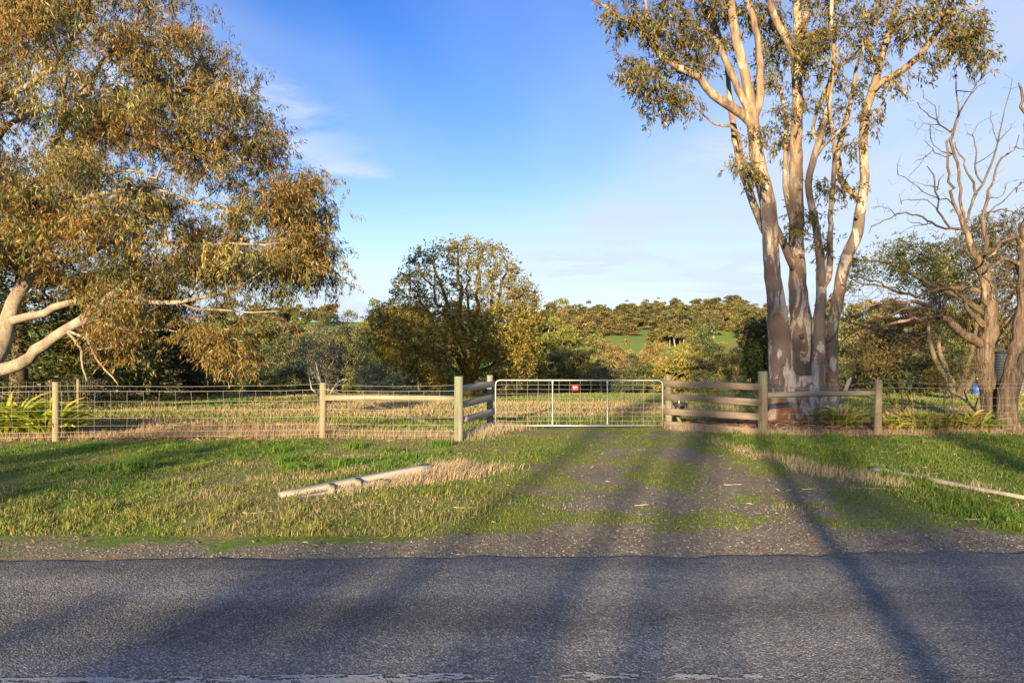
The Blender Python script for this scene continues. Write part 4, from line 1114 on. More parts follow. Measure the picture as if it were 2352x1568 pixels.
SB = stem([([(1846, 988, 50), (1845, 962, 42), (1844, 920, 31), (1843, 850, 26), (1838, 752, 24), (1832, 650, 22), (1830, 553, 19), (1829, 470, 17), (1829, 400, 16), (1829, 299, 14.5), (1831, 200, 13.5), (1832, 140, 13), (1834, 85, 11), (1832, 43, 10.5), (1834, -10, 9.5), (1840, -120, 7), (1835, -240, 5)], YB + 0.35, 18.6),
           ([(1831, 132, 9.5), (1817, 116, 9.5), (1800, 77, 9), (1778, 38, 8.5), (1768, -5, 8), (1755, -90, 6)], 18.4, 17.8),
           ([(1833, 95, 8), (1847, 60, 8), (1855, 0, 7.5), (1870, -90, 6)], 18.4, 19),
           ([(1822, 615, 9), (1812, 590, 10), (1802, 562, 10.5), (1790, 538, 9.5), (1782, 520, 8)], 18.3, 18.05),
           ([(1825, 520, 7), (1812, 474, 8), (1804, 427, 7.5), (1804, 384, 7), (1806, 320, 6.5), (1804, 262, 5), (1790, 200, 4)], 18.4, 19)])
SC = stem([([(1884, 985, 34), (1884, 960, 27), (1882, 915, 17), (1880, 850, 14), (1882, 752, 13), (1885, 680, 12.5), (1885, 598, 11.5), (1877, 542, 10), (1864, 470, 8.5), (1857, 427, 8), (1864, 376, 8), (1881, 329, 8), (1898, 265, 7.5), (1906, 205, 6.5), (1915, 149, 6), (1911, 60, 5), (1908, -40, 4)], 17.75, 17.4),
           ([(1890, 660, 7), (1900, 640, 8), (1905, 598, 8), (1907, 540, 7), (1908, 470, 6.2), (1915, 384, 5.5), (1912, 310, 4.5), (1907, 240, 3.5), (1915, 160, 3)], 17.75, 17.2),
           ([(1864, 376, 4), (1890, 340, 4), (1930, 300, 3), (1960, 270, 2)], 17.6, 17.0),
           ([(1881, 329, 5), (1866, 290, 4.5), (1890, 220, 5), (1918, 165, 4.5), (1960, 130, 3.5), (1975, 110, 3)], 17.5, 18.4)])
SE = stem([([(1905, 985, 33), (1906, 958, 27), (1908, 915, 18), (1907, 850, 15.5), (1913, 752, 14.5), (1925, 686, 14), (1937, 620, 14), (1952, 570, 14), (1970, 534, 13.5), (1979, 470, 12.5), (1985, 406, 11.5), (1983, 342, 11), (1984, 277, 10.5), (2000, 226, 10), (2008, 200, 9.5), (2017, 162, 8.5), (2034, 98, 8), (2052, 38, 7), (2069, -10, 6), (2080, -100, 4.5)], 18.15, 17.6),
           ([(2008, 208, 8.5), (2030, 186, 8.5), (2073, 162, 8), (2111, 128, 7.5), (2145, 85, 7), (2167, 47, 6.5), (2184, -5, 5.5), (2195, -80, 4)], 17.7, 17.0),
           ([(2165, 52, 4), (2190, 32, 3.6), (2220, 20, 3), (2255, 4, 2)], 17.1, 16.8),
           ([(1978, 468, 7.5), (1968, 455, 8), (1945, 431, 7.5), (1926, 397, 7.5), (1928, 329, 7), (1949, 256, 6), (1962, 201, 5), (1966, 162, 4.5), (1992, 85, 4), (2030, 21, 3), (2050, -40, 2.4)], 18.0, 17.2),
           ([(2005, 215, 3.5), (2030, 230, 3), (2010, 262, 2.5), (1990, 285, 2)], 17.7, 17.4)])
b = Buf()   # swollen foot shared by the trunks
fz = base[2]
pts = np.array([[base[0], base[1], fz - 0.25], [base[0], base[1], fz + 0.0], [base[0], base[1], fz + 0.2], [base[0], base[1], fz + 0.5], [base[0] + 0.02, base[1], fz + 1.25]])
n_ = 30; th = np.arange(n_) / n_ * 2 * math.pi
ph_ = g2.random(4) * 6
rows = []
for (x_, y_, z_), r_ in zip(pts, [1.02, 0.92, 0.78, 0.66, 0.5]):
    k_ = 1 + (0.12 * np.sin(5 * th + ph_[0]) + 0.08 * np.sin(9 * th + ph_[1]) + 0.05 * np.sin(13 * th + ph_[2])) * (1.0 if r_ > 0.6 else 0.6)
    rows.append(np.stack([x_ + r_ * k_ * np.cos(th) * 1.0, y_ + r_ * k_ * np.sin(th) * 0.8, z_ + 0 * th], -1))
v = np.array(rows).reshape(-1, 3); ii = np.arange(4)[:, None] * n_; jj = np.arange(n_)[None]
b.add(v, np.stack([ii + jj, ii + (jj + 1) % n_, ii + n_ + (jj + 1) % n_, ii + n_ + jj], -1).reshape(-1, 4))
b.build('trunk_foot', M['bark_mottled'], gum_r, smooth=True)
# twigs and leaves
sk = Skel()
for s in (SA, SA2, SB, SC, SE):
    o_ = len(sk.p)
    sk.p += s.p; sk.r += s.r; sk.par += [(-1 if q < 0 else q + o_) for q in s.par]
nb = len(sk.p)
BL = [(1430, 30, 45, 16.7, 8), (1470, 60, 55, 16.8, 14), (1530, 50, 60, 17, 18), (1560, 110, 55, 17.2, 16), (1480, 135, 45, 16.9, 10), (1455, 160, 35, 16.7, 7), (1500, 190, 50, 17.0, 13), (1530, 235, 40, 17.2, 10), (1570, 215, 35, 17.4, 7), (1610, 40, 60, 18, 14), (1650, 100, 45, 18.4, 9), (1600, 140, 35, 17.8, 6), (1660, 30, 50, 18.8, 10),
      (1752, 300, 20, 17.2, 3), (1735, 385, 28, 17.1, 6), (1700, 370, 20, 17.6, 3), (1790, 265, 34, 18.6, 5), (1800, 320, 30, 18.8, 6), (1800, 110, 55, 19, 14), (1770, 180, 45, 19, 9), (1780, 40, 60, 19.2, 14), (1740, 20, 45, 18.6, 8), (1868, 105, 50, 17.6, 14), (1840, 130, 30, 17.5, 7), (1890, 190, 45, 17.8, 5), (1900, 40, 55, 18, 13), (1945, 190, 45, 17.4, 5), (1880, 300, 40, 17.6, 4), (1868, 420, 26, 17.6, 3), (1875, 490, 26, 17.4, 4), (1838, 520, 18, 17.5, 2), (1900, 560, 24, 17.6, 4), (1980, 130, 45, 17.2, 5), (1990, 50, 55, 17.4, 12), (2040, 190, 28, 17.4, 4), (2015, 265, 22, 17.4, 3), (2060, 60, 50, 17.2, 9), (2100, 40, 45, 17, 7), (2150, 20, 45, 17, 8), (2150, 130, 32, 16.8, 6), (2190, 95, 40, 16.8, 11), (2230, 75, 40, 16.8, 10), (2240, 115, 32, 16.8, 8), (2200, 40, 40, 16.9, 8), (1945, 340, 24, 17.2, 4), (1920, 260, 36, 17.4, 3), (1840, 230, 35, 17.6, 2), (1935, 420, 22, 17.3, 4),
      (1600, -60, 110, 17.6, 26), (1480, -70, 80, 17, 14), (1760, -90, 120, 18.4, 30), (1900, -90, 120, 18, 28), (2050, -70, 110, 17.4, 24), (2190, -60, 70, 17, 12), (1850, -240, 170, 18.4, 36), (1660, -220, 120, 18, 22), (2030, -200, 120, 18, 22)]
T = []
for px_, py_, r_, Y_, n in BL:
    c_ = P(px_, py_, Y_); R_ = r_ / F * Y_
    d_ = unit(g2.normal(size=(n, 3))) * (g2.random((n, 1)) ** 0.45) * np.array([1, 1.1, 0.9]) * R_
    T.append(c_ + d_)
T = np.vstack(T)
sk.grow(T, 0.28, 0.16, 0.035, 0.004, root=P(1840, 620, 18), pen=0.35, gen=g2)
sk.finish(0.005, 2.35, 0.05)
for i in range(nb): sk.r[i] = sk.r[i]
b2 = Buf()
# only the grown twigs: chains that start on a traced limb
keep_par = list(sk.par)
sub = Skel(); sub.p = sk.p; sub.r = sk.r
ch = [[c for c in cs if c >= nb] for cs in sk.ch]
starts = [(i, c) for i in range(nb) for c in ch[i]]
while starts:
    p, i = starts.pop(); pts = [sk.p[p]]; rr = [sk.r[i] * 1.1]
    while True:
        pts.append(sk.p[i]); rr.append(sk.r[i]); c = ch[i]
        if not c: break
        m_ = max(c, key=lambda q: sk.r[q]); starts += [(i, q) for q in c if q != m_]; i = m_
    tube(b2, np.array(pts), np.array(rr), 5 if max(rr) > 0.02 else 4, False, 0, None, g2)
tag(b2.build('branchwork', M['bark_twig'], gum_r, smooth=True), kind='stuff')
lb = Buf()
GUM2 = [(0.125, 0.125, 0.045), (0.10, 0.115, 0.040), (0.165, 0.14, 0.045), (0.21, 0.145, 0.042), (0.15, 0.095, 0.035), (0.085, 0.10, 0.04)]
gum_foliage(lb, T, 80, 0.27, 0.14, 0.033, GUM2, 0.8, g2, 5, 0.2, 0.18)
lb.build('crown', M['leaf'], gum_r)

# old branch scars: a raised ring of bark round a dark hollow
for px_, py_, Y_, r_, st in [(1772, 597, 17.72, 0.085, 'A'), (1889, 608, 17.58, 0.075, 'C'), (1969, 497, 17.72, 0.05, 'E'), (1843, 770, 18.0, 0.06, 'B'), (1790, 700, 17.7, 0.05, 'A')]:
    c_ = P(px_, py_, Y_); b = Buf(); a_ = np.linspace(0, 2 * math.pi, 17)
    ring = np.stack([c_[0] + r_ * 0.8 * np.cos(a_), c_[1] + 0.012 * np.cos(2 * a_), c_[2] + r_ * np.sin(a_)], -1)
    tube(b, ring, r_ * 0.30 * (1 + 0.3 * np.sin(3 * a_)), 7, False, 0.1, None, g2)
    kn = b.build('knot', M['bark_mottled'], gum_r, smooth=True)
    b = Buf(); tube(b, np.array([c_ + [0, 0.05, 0], c_ + [0, 0.0, 0], c_ + [0, -0.012, 0]]), np.array([r_ * 0.75, r_ * 0.72, r_ * 0.3]), 10, True, 0.1, None, g2)
    h_ = b.build('hollow', M['bark_dark'], None, base=tuple(gum_r.location)); h_.location = (0, 0, 0); h_.parent = kn
# ---- the round half-bare tree behind the gate post
g3 = np.random.default_rng(44)
YM = 33.0
base = P(1078, 912, YM); base[2] = float(zg(base[0], base[1]))
mid = thing('shade_tree', 'round crowned tree with yellow lichened limbs and sparse dark leaves behind the left gate post', 'tree', base)
sk = Skel()
sk.path(np.vstack([[base[0], base[1], base[2] - 0.3, 0.36], traced([(1077, 905, 16), (1076, 885, 14), (1075, 868, 14)], YM)]), seg=0.3)
for rows, Y1 in [([(1075, 868, 8), (1050, 800, 7), (1030, 700, 5.5), (1000, 630, 4), (985, 590, 2.5)], YM - 1.5), ([(1074, 868, 8), (1062, 780, 7.5), (1058, 680, 6), (1050, 600, 4), (1045, 562, 2.4)], YM + 0.8),
                 ([(1077, 868, 9), (1086, 790, 8), (1094, 700, 6.5), (1100, 620, 4.5), (1108, 572, 2.5)], YM - 0.4), ([(1080, 868, 8), (1102, 820, 7), (1128, 740, 6), (1150, 660, 4.5), (1165, 600, 2.5)], YM + 1.6),
                 ([(1082, 875, 7), (1110, 850, 6), (1168, 800, 4.5), (1215, 755, 3), (1230, 720, 2)], YM - 2), ([(1070, 875, 7), (1040, 850, 5.5), (960, 800, 4.5), (905, 755, 3), (870, 720, 2)], YM - 1.5),
                 ([(1072, 868, 7), (1048, 820, 6), (985, 720, 4.5), (940, 650, 3), (920, 625, 2)], YM + 1.5), ([(1080, 870, 7), (1098, 840, 5.5), (1150, 740, 4.5), (1195, 680, 3), (1215, 660, 2)], YM - 1.0),
                 ([(1072, 868, 6), (1040, 760, 5), (1000, 680, 3.5), (960, 610, 2.2)], YM - 2.6), ([(1078, 868, 6), (1110, 760, 5), (1130, 680, 3.5), (1140, 590, 2.2)], YM - 2.4), ([(1075, 860, 6), (1080, 760, 5), (1075, 660, 3.5), (1078, 580, 2.2)], YM + 2.6)]:
    a = traced(rows, YM, Y1); a[:, 3] *= 0.72; sk.path(a, parent=sk.near(a[0, :3]), seg=0.35, jit=0.07, gen=g3)
PM = [(843, 720), (870, 700), (905, 690), (905, 640), (925, 610), (960, 570), (1010, 552), (1060, 543), (1130, 555), (1165, 575), (1190, 620), (1215, 640), (1238, 690), (1242, 740), (1228, 800), (1218, 850), (1180, 880), (1120, 872), (1070, 865), (1000, 885), (940, 862), (880, 830), (850, 790)]
T = crown_points(PM, 1900, YM, 3.6, g3, 190, [(1075, 650, 90, 80, 0.35), (1085, 840, 60, 40, 0.6)], 0.6)
sk.grow(T, 0.30, 0.18, 0.05, 0.004, root=P(1076, 860, YM), pen=0.7, gen=g3)
sk.finish(0.008, 2.3, 0.06)
b = Buf(); sk.tubes(b, 0.05, gen=g3); b.build('trunk', M['bark_gold'], mid, smooth=True)
lb = Buf()
low = T[:, 2] < P(0, 700, YM)[2]
gum_foliage(lb, T, 26, 0.18, 0.10, 0.06, [(0.17, 0.155, 0.04), (0.21, 0.18, 0.042), (0.27, 0.20, 0.042), (0.13, 0.13, 0.04)], 0.1, g3, 4, 0.2, 0.2)
gum_foliage(lb, T[low], 20, 0.32, 0.13, 0.035, [(0.36, 0.28, 0.045), (0.40, 0.29, 0.045), (0.28, 0.25, 0.05), (0.20, 0.20, 0.05)], 0.2, g3, 4, 0.25, 0.2)  # golden lower leaves, colour lifted to make up for the shade there
lb.build('crown', M['leaf'], mid)

# ---- stringy-barked half-dead tree on the right
g4 = np.random.default_rng(55)
YD = 17.6
base = P(2276, 968, YD); base[2] = float(zg(base[0], base[1]))
dead = thing('half_dead_tree', 'stringy-barked tree with a bare dead top and long low arms right of the mottled gum', 'tree', base)
sk = Skel()
K = lambda rows: [(1898.4 + 0.3125 * a, 122.5 + 0.3125 * b_, r_) for a, b_, r_ in rows]   # zoomed-crop pixels to photograph pixels
def br(rows, Y0, Y1, jit=0.024, seg=0.18):
    a = traced(rows, Y0, Y1); sk.path(a, parent=sk.near(a[0, :3]) if sk.p else -1, seg=seg, jit=jit, gen=g4)
br([(2276, 985, 30), (2276, 965, 24), (2274, 935, 20.5), (2270, 870, 19), (2263, 825, 18), (2268, 785, 17), (2276, 750, 16), (2275, 715, 14), (2268, 665, 12.5), (2262, 622, 12), (2246, 590, 11), (2226, 560, 10), (2212, 520, 8.5), (2205, 495, 7)], YD, YD - 0.2)
br(K([(980, 1190, 6.5), (930, 1110, 6), (925, 1020, 5.6), (945, 990, 5.4), (900, 940, 5), (885, 830, 4.6), (890, 730, 4.3), (915, 600, 4), (925, 560, 3.8)]), YD - 0.2, YD - 0.5)
br(K([(1050, 1400, 8), (1010, 1250, 6.5), (990, 1130, 6), (985, 1000, 5.5), (970, 860, 5.2), (945, 740, 5), (925, 640, 5), (930, 560, 4.8), (970, 450, 4.2), (960, 370, 3), (965, 280, 2.6), (945, 200, 1.8), (955, 130, 1.0)]), YD - 0.2, YD + 0.3)
br(K([(970, 450, 3.6), (1030, 370, 3), (1050, 290, 2.6), (1100, 220, 2), (1180, 160, 1.6), (1225, 115, 0.9)]), YD, YD - 0.8)
br(K([(1060, 285, 1.8), (1120, 250, 1.4), (1170, 190, 0.9)]), YD, YD + 0.3)
br(K([(915, 580, 3.4), (870, 560, 3), (830, 530, 2.8), (770, 470, 2.2), (700, 400, 1.7), (665, 360, 1.0)]), YD - 0.3, YD - 1.2)
br(K([(830, 520, 2.2), (825, 470, 2), (790, 390, 1.7), (720, 320, 1.3), (710, 270, 0.9)]), YD - 0.5, YD - 0.2)
br(K([(825, 470, 1.6), (828, 380, 1.4)]), YD - 0.5, YD - 0.5)
br(K([(820, 525, 1.8), (700, 525, 1.4), (650, 605, 0.9)]), YD - 0.5, YD - 0.8)
br(K([(925, 740, 2.6), (840, 715, 2.2), (785, 680, 2), (770, 560, 1.7), (775, 530, 1.3), (860, 580, 1.0)]), YD - 0.3, YD + 0.4)
br(K([(885, 765, 2.2), (800, 740, 2), (785, 680, 1.8), (740, 660, 1.4), (710, 635, 1.0)]), YD - 0.3, YD - 0.8)
br(K([(785, 710, 1.7), (700, 770, 1.3), (635, 815, 0.8)]), YD - 0.5, YD - 0.9)
br(K([(730, 750, 1.3), (660, 860, 1.1), (605, 905, 0.7)]), YD - 0.6, YD - 0.9)
br(K([(1030, 1240, 5), (1075, 1080, 5), (1080, 950, 4.4), (1030, 880, 4), (1015, 780, 3.2), (955, 690, 2.6), (945, 660, 2)]), YD, YD + 0.9)
br(K([(1075, 1085, 5), (1150, 960, 4.2), (1190, 850, 3.6), (1240, 740, 3.2), (1265, 650, 2.8), (1280, 530, 2.4), (1310, 430, 2), (1340, 340, 1.6), (1365, 190, 0.9)]), YD + 0.4, YD - 0.4)
br(K([(1270, 640, 2), (1320, 590, 1.5), (1355, 550, 0.9)]), YD, YD - 0.3)
br(K([(1255, 650, 1.8), (1220, 570, 1.6), (1210, 430, 1.0)]), YD, YD + 0.3)
br(K([(1150, 960, 3.2), (1100, 880, 3), (1100, 740, 2.6), (1080, 620, 2.1), (1030, 580, 1.6), (1022, 530, 0.9)]), YD + 0.3, YD + 1.1)
br(K([(1072, 600, 1.8), (1110, 520, 1.4), (1160, 490, 0.9)]), YD + 0.9, YD + 0.9)
br(K([(1100, 810, 2), (1160, 770, 1.8), (1225, 740, 1.4), (1250, 700, 1)]), YD + 0.8, YD)
br([(2268, 665, 8), (2263, 610, 7.5), (2262, 560, 7), (2257, 515, 7), (2262, 480, 6), (2269, 440, 5)], YD, YD + 0.3)
br(K([(1185, 1010, 4.5), (1230, 930, 4), (1260, 800, 3.6), (1330, 740, 2.6), (1410, 680, 2.1), (1415, 600, 1.3)]), YD + 0.3, YD + 0.9)
br(K([(1400, 690, 1.6), (1470, 700, 1.2), (1540, 640, 0.9)]), YD + 0.8, YD + 1.2)
br(K([(980, 1290, 5), (920, 1285, 4.6), (850, 1280, 4.2), (770, 1240, 3.8), (630, 1185, 3), (510, 1195, 2.6), (400, 1250, 2), (340, 1275, 1.4), (310, 1330, 0.8)]), YD - 0.2, YD - 2.0)
br(K([(510, 1195, 2), (470, 1145, 1.7), (400, 1135, 1.4), (330, 1135, 0.8)]), YD - 1.4, YD - 1.7)
br(K([(770, 1250, 2), (680, 1250, 1.6), (600, 1230, 0.9)]), YD - 0.8, YD - 1.4)
br(K([(740, 1258, 1.8), (660, 1268, 1.4), (570, 1300, 0.8)]), YD - 0.8, YD - 0.6)
br(K([(965, 1295, 4.2), (870, 1240, 4), (815, 1150, 3.6), (812, 1000, 3.2), (780, 890, 2.4), (740, 830, 1.4)]), YD - 0.2, YD - 1.0)
br(K([(815, 1000, 2.6), (830, 930, 2.2), (865, 885, 1.3)]), YD - 0.7, YD - 0.9)
br(K([(810, 1060, 2.6), (760, 1040, 2.4), (700, 1015, 2.2), (620, 940, 1.9), (540, 890, 1.6), (520, 820, 0.9)]), YD - 0.7, YD - 1.6)
br(K([(815, 985, 2.2), (720, 970, 1.8), (650, 945, 1.1)]), YD - 0.7, YD - 0.3)
br(K([(925, 1110, 3), (880, 1085, 2.6), (820, 1075, 2.2)]), YD - 0.4, YD - 0.6)
br(K([(810, 1140, 2.2), (740, 1080, 2), (650, 1085, 1.7), (560, 1080, 1.1), (555, 1110, 0.7)]), YD - 0.7, YD - 1.4)
br(K([(1165, 1200, 3), (1230, 1130, 2.6), (1290, 1090, 2.2), (1360, 1030, 1.9), (1450, 940, 1.4), (1520, 900, 0.8)]), YD + 0.3, YD - 0.8)
br(K([(1210, 1060, 2), (1300, 1040, 1.6), (1310, 960, 1.0)]), YD + 0.2, YD + 0.6)
br(K([(1180, 1170, 2.8), (1300, 1150, 2.6), (1370, 1170, 2.4), (1450, 1210, 2)]), YD + 0.2, YD - 0.5)
# the long low arms reaching left
Q = lambda rows: [(1653.4 + 0.332 * a, 520.5 + 0.332 * b_, r_) for a, b_, r_ in rows]
br(Q([(1850, 850, 13), (1800, 815, 11.5), (1700, 740, 10.5), (1600, 670, 9.5), (1530, 620, 9), (1490, 570, 7), (1400, 535, 6), (1280, 525, 5.6), (1150, 530, 5.2), (1000, 590, 4.4), (900, 620, 3.6), (820, 640, 2.4)]), YD, YD - 2.0)
br(Q([(1530, 620, 6), (1450, 635, 5), (1330, 640, 4.4), (1200, 670, 3.8), (1060, 700, 3.2), (960, 670, 2.4), (860, 650, 1.6)]), YD - 1.0, YD - 2.4)
br(Q([(1870, 480, 8), (1800, 445, 6.5), (1720, 430, 5.5), (1600, 420, 5), (1480, 440, 4.4), (1350, 480, 4), (1200, 430, 3.4), (1050, 400, 2.8), (950, 380, 2.4), (890, 350, 1.8)]), YD, YD + 0.6)
br(Q([(1300, 470, 3), (1150, 400, 2.4), (1000, 360, 2), (880, 330, 1.3)]), YD + 0.4, YD - 0.6)
br(Q([(1490, 575, 3.2), (1380, 560, 3), (1200, 600, 2.4), (1000, 690, 2), (880, 760, 1.5), (820, 860, 1.0)]), YD - 1.2, YD - 0.5)
br(Q([(1830, 690, 7), (1760, 610, 6), (1720, 560, 5), (1700, 500, 4), (1600, 440, 3), (1500, 380, 2.4)]), YD, YD - 1.2)
T = crown_points([(1930, 640), (1990, 610), (2090, 650), (2190, 640), (2240, 680), (2220, 730), (2150, 740), (2060, 760), (1990, 790), (1930, 840), (1930, 740)], 330, YD - 0.6, 1.9, g4, 60)
T = np.vstack([T, crown_points([(2200, 590), (2350, 560), (2380, 640), (2330, 720), (2230, 700)], 110, YD + 0.5, 1.5, g4, 60)])
nb2 = len(sk.p)
# short dead spurs along the bare top
tops = np.array([p for p in sk.p if p[2] > 4.6])
spurs = tops[g4.integers(0, len(tops), 240)] + g4.normal(size=(240, 3)) * np.array([0.16, 0.16, 0.14])
sk.grow(np.vstack([T, spurs]), 0.16, 0.3, 0.045, 0.003, root=P(2276, 800, YD), pen=0.3, gen=g4)
sk.finish(0.0055, 2.4, 0.04); sk.r = [q * (0.60 if p[2] > 4.2 else 0.8 if (p[2] > 2.2 and p[0] < 11.6) else 1.0) for p, q in zip(sk.p, sk.r)]
b1, b2 = Buf(), Buf(); sk.tubes(b1, 0.07, thin=0.055, gen=g4); sk.tubes(b2, 0.05, thick=0.055, gen=g4)
b1.build('trunk', M['bark_stringy'], dead, smooth=True)
tag(b2.build('branchwork', M['bark_grey'], dead, smooth=True), kind='stuff')
lb = Buf()
PLf = [(2010, 600), (2030, 560), (2080, 545), (2140, 555), (2200, 600), (2190, 660), (2100, 665), (2040, 640)]
Tf = np.vstack([crown_points(PLf, 190, YD + 1.0, 1.2, g4, 60), crown_points([(1925, 590), (1960, 570), (1990, 600), (2010, 630), (1960, 640)], 30, YD + 0.6, 0.4, g4)])
sk2 = Skel(); a = traced([(2262, 720, 7), (2200, 680, 6), (2130, 650, 5), (2080, 620, 3.5), (2020, 600, 2.5), (1960, 600, 1.6)], YD, YD + 1.0); sk2.path(a, seg=0.3)
sk2.grow(Tf, 0.25, 0.2, 0.04, 0.004, pen=0.3, gen=g4); sk2.finish(0.005, 2.3, 0.04)
b3 = Buf(); sk2.tubes(b3, 0.05, gen=g4); b3.build('leafy_arm', M['bark_dark'], dead, smooth=True)
gum_foliage(lb, Tf, 34, 0.19, 0.09, 0.030, [(0.10, 0.125, 0.030), (0.13, 0.14, 0.035), (0.075, 0.10, 0.028), (0.15, 0.13, 0.04)], 0.2, g4, 4, 0.2, 0.2)
lb.build('crown', M['leaf'], dead)

# ---- the leaning trunk at the right edge
base = P(2316, 965, 17.0); base[2] = float(zg(base[0], base[1]))
rt = thing('stringybark_tree', 'leaning stringy-barked trunk with a pale scar at the right edge', 'tree', base)
sk = Skel()
br([(2316, 985, 30), (2316, 962, 24), (2314, 935, 21), (2319, 900, 20), (2325, 860, 19), (2334, 815, 16), (2343, 760, 14), (2348, 700, 13.5), (2351, 640, 13), (2354, 570, 12.5), (2372, 480, 11), (2400, 380, 9), (2440, 280, 7)], 17.0, 17.3)
br([(2325, 880, 13), (2345, 845, 12), (2362, 820, 11), (2390, 770, 9), (2430, 700, 7)], 17.0, 16.4)
br([(2352, 620, 7), (2325, 596, 4), (2290, 604, 3), (2262, 630, 2.2), (2240, 650, 1.4)], 17.2, 16.6)
br([(2354, 570, 7), (2330, 545, 4), (2300, 560, 3), (2270, 590, 2)], 17.2, 16.4)
br([(2380, 450, 6), (2360, 330, 4), (2350, 230, 3), (2340, 190, 2)], 17.3, 17.0)
T = crown_points([(2230, 560), (2300, 540), (2400, 520), (2420, 640), (2330, 690), (2250, 680)], 120, 16.8, 1.0, g4, 50)
T2 = crown_points([(2370, 300), (2520, 250), (2600, 420), (2480, 560), (2390, 500)], 150, 17.3, 1.8, g4, 80)
sk.grow(np.vstack([T, T2]), 0.2, 0.3, 0.05, 0.003, root=base + [0, 0, 2], pen=0.3, gen=g4)
sk.finish(0.0055, 2.4, 0.05)
b1, b2 = Buf(), Buf(); sk.tubes(b1, 0.08, thin=0.05, gen=g4); sk.tubes(b2, 0.05, thick=0.05, gen=g4)
b1.build('trunk', M['bark_stringy'], rt, smooth=True); tag(b2.build('branchwork', M['bark_grey'], rt, smooth=True), kind='stuff')
lb = Buf(); gum_foliage(lb, T2, 50, 0.26, 0.13, 0.03, GUM2, 0.8, g4); lb.build('crown', M['leaf'], rt)
# ---- trees of the wooded valley and the far slope
def dome_tree(seed, w, h, trunk_h, pal, barkm, ncl, nleaf, leafL, leafW, flat=0.6, spread=1.0, clR=0.16, branch_r=0.05, under=0.25):
    """meshes of a broad-crowned tree of unit placement: trunk and crown"""
    g_ = np.random.default_rng(seed)
    th = g_.random(ncl) * 2 * math.pi; ph = np.arccos(1 - g_.random(ncl) * (1.0 + under))
    rr_ = (0.62 + 0.38 * g_.random(ncl)) * (1 + 0.18 * np.sin(3 * th + seed) + 0.12 * np.sin(5 * ph + seed * 2))
    ch_ = h - trunk_h
    C = np.stack([np.cos(th) * np.sin(ph) * w / 2 * rr_, np.sin(th) * np.sin(ph) * w / 2 * rr_, trunk_h + ch_ * (0.25 + 0.75 * np.cos(ph)) * rr_], -1)
    s = Skel()
    lean = g_.normal(size=2) * 0.05 * h
    s.path(np.array([[0, 0, -0.5, branch_r * 3.6], [0, 0, 0.0, branch_r * 3.2], [lean[0] * 0.4, lean[1] * 0.4, trunk_h * 0.5, branch_r * 2.6], [lean[0], lean[1], trunk_h, branch_r * 2.2]]), seg=0.5, jit=0.03, gen=g_)
    s.grow(C + [0, 0, -0.1 * h], 0.6, 0.18, 0.12, 0.01, root=np.array([0, 0, trunk_h * 0.6]), pen=0.6, gen=g_)
    s.finish(0.018, 2.2, branch_r * 2.4)
    b = Buf(); s.tubes(b, 0.05, gen=g_, sides=6)
    lb = Buf(); R_ = clR * w
    n = ncl * nleaf
    v = unit(g_.normal(size=(ncl, nleaf, 3)))
    v[..., 2] = np.where(v[..., 2] < -0.35, -v[..., 2], v[..., 2])
    rad_ = (0.55 + 0.5 * g_.random((ncl, nleaf, 1)) ** 0.6) * R_ * (0.7 + 0.6 * g_.random((ncl, 1, 1)))
    pos = C[:, None] + v * rad_ * np.array([1, 1, flat])
    d = unit(g_.normal(size=(ncl, nleaf, 3)) + v * 0.4)
    tone = (1 + 0.22 * g_.normal(size=(ncl, 1, 1))).clip(0.55, 1.5)
    c = pick(pal, n, 0.18, g_).reshape(ncl, nleaf, 3) * tone
    leaves(lb, pos.reshape(-1, 3), d.reshape(-1, 3), leafL * (0.6 + 0.8 * g_.random(n)), leafW * (0.6 + 0.8 * g_.random(n)), c.reshape(-1, 3), 0.3, g_)
    return b.mesh('trunk', barkm, True), lb.mesh('crown', M['leaf'])
def put_tree(meshes, name, label, x, y, s, rotz=0.0, group=None, sink=0.0, sz=1.0):
    t = thing(name, label, 'tree', (x, y, float(zg(x, y)) - sink), group)
    t.scale = (s, s, s * sz); t.rotation_euler = (0, 0, rotz)
    for part, me in zip(('trunk', 'crown'), meshes):
        o = bpy.data.objects.new(part, me); COL.objects.link(o); o.parent = t
    return t
OLIVE = [(0.15, 0.145, 0.042), (0.12, 0.13, 0.04), (0.18, 0.16, 0.05), (0.10, 0.115, 0.04)]
YOLIVE = [(0.25, 0.22, 0.05), (0.21, 0.195, 0.048), (0.27, 0.225, 0.06), (0.17, 0.17, 0.045)]
DGREEN = [(0.072, 0.10, 0.038), (0.09, 0.118, 0.044), (0.06, 0.085, 0.036)]
RUSTY = [(0.22, 0.165, 0.06), (0.18, 0.145, 0.056), (0.25, 0.175, 0.065)]
LIME = [(0.18, 0.20, 0.036), (0.21, 0.215, 0.042), (0.14, 0.165, 0.034)]
GREYG = [(0.14, 0.155, 0.10), (0.12, 0.14, 0.09), (0.17, 0.18, 0.12)]
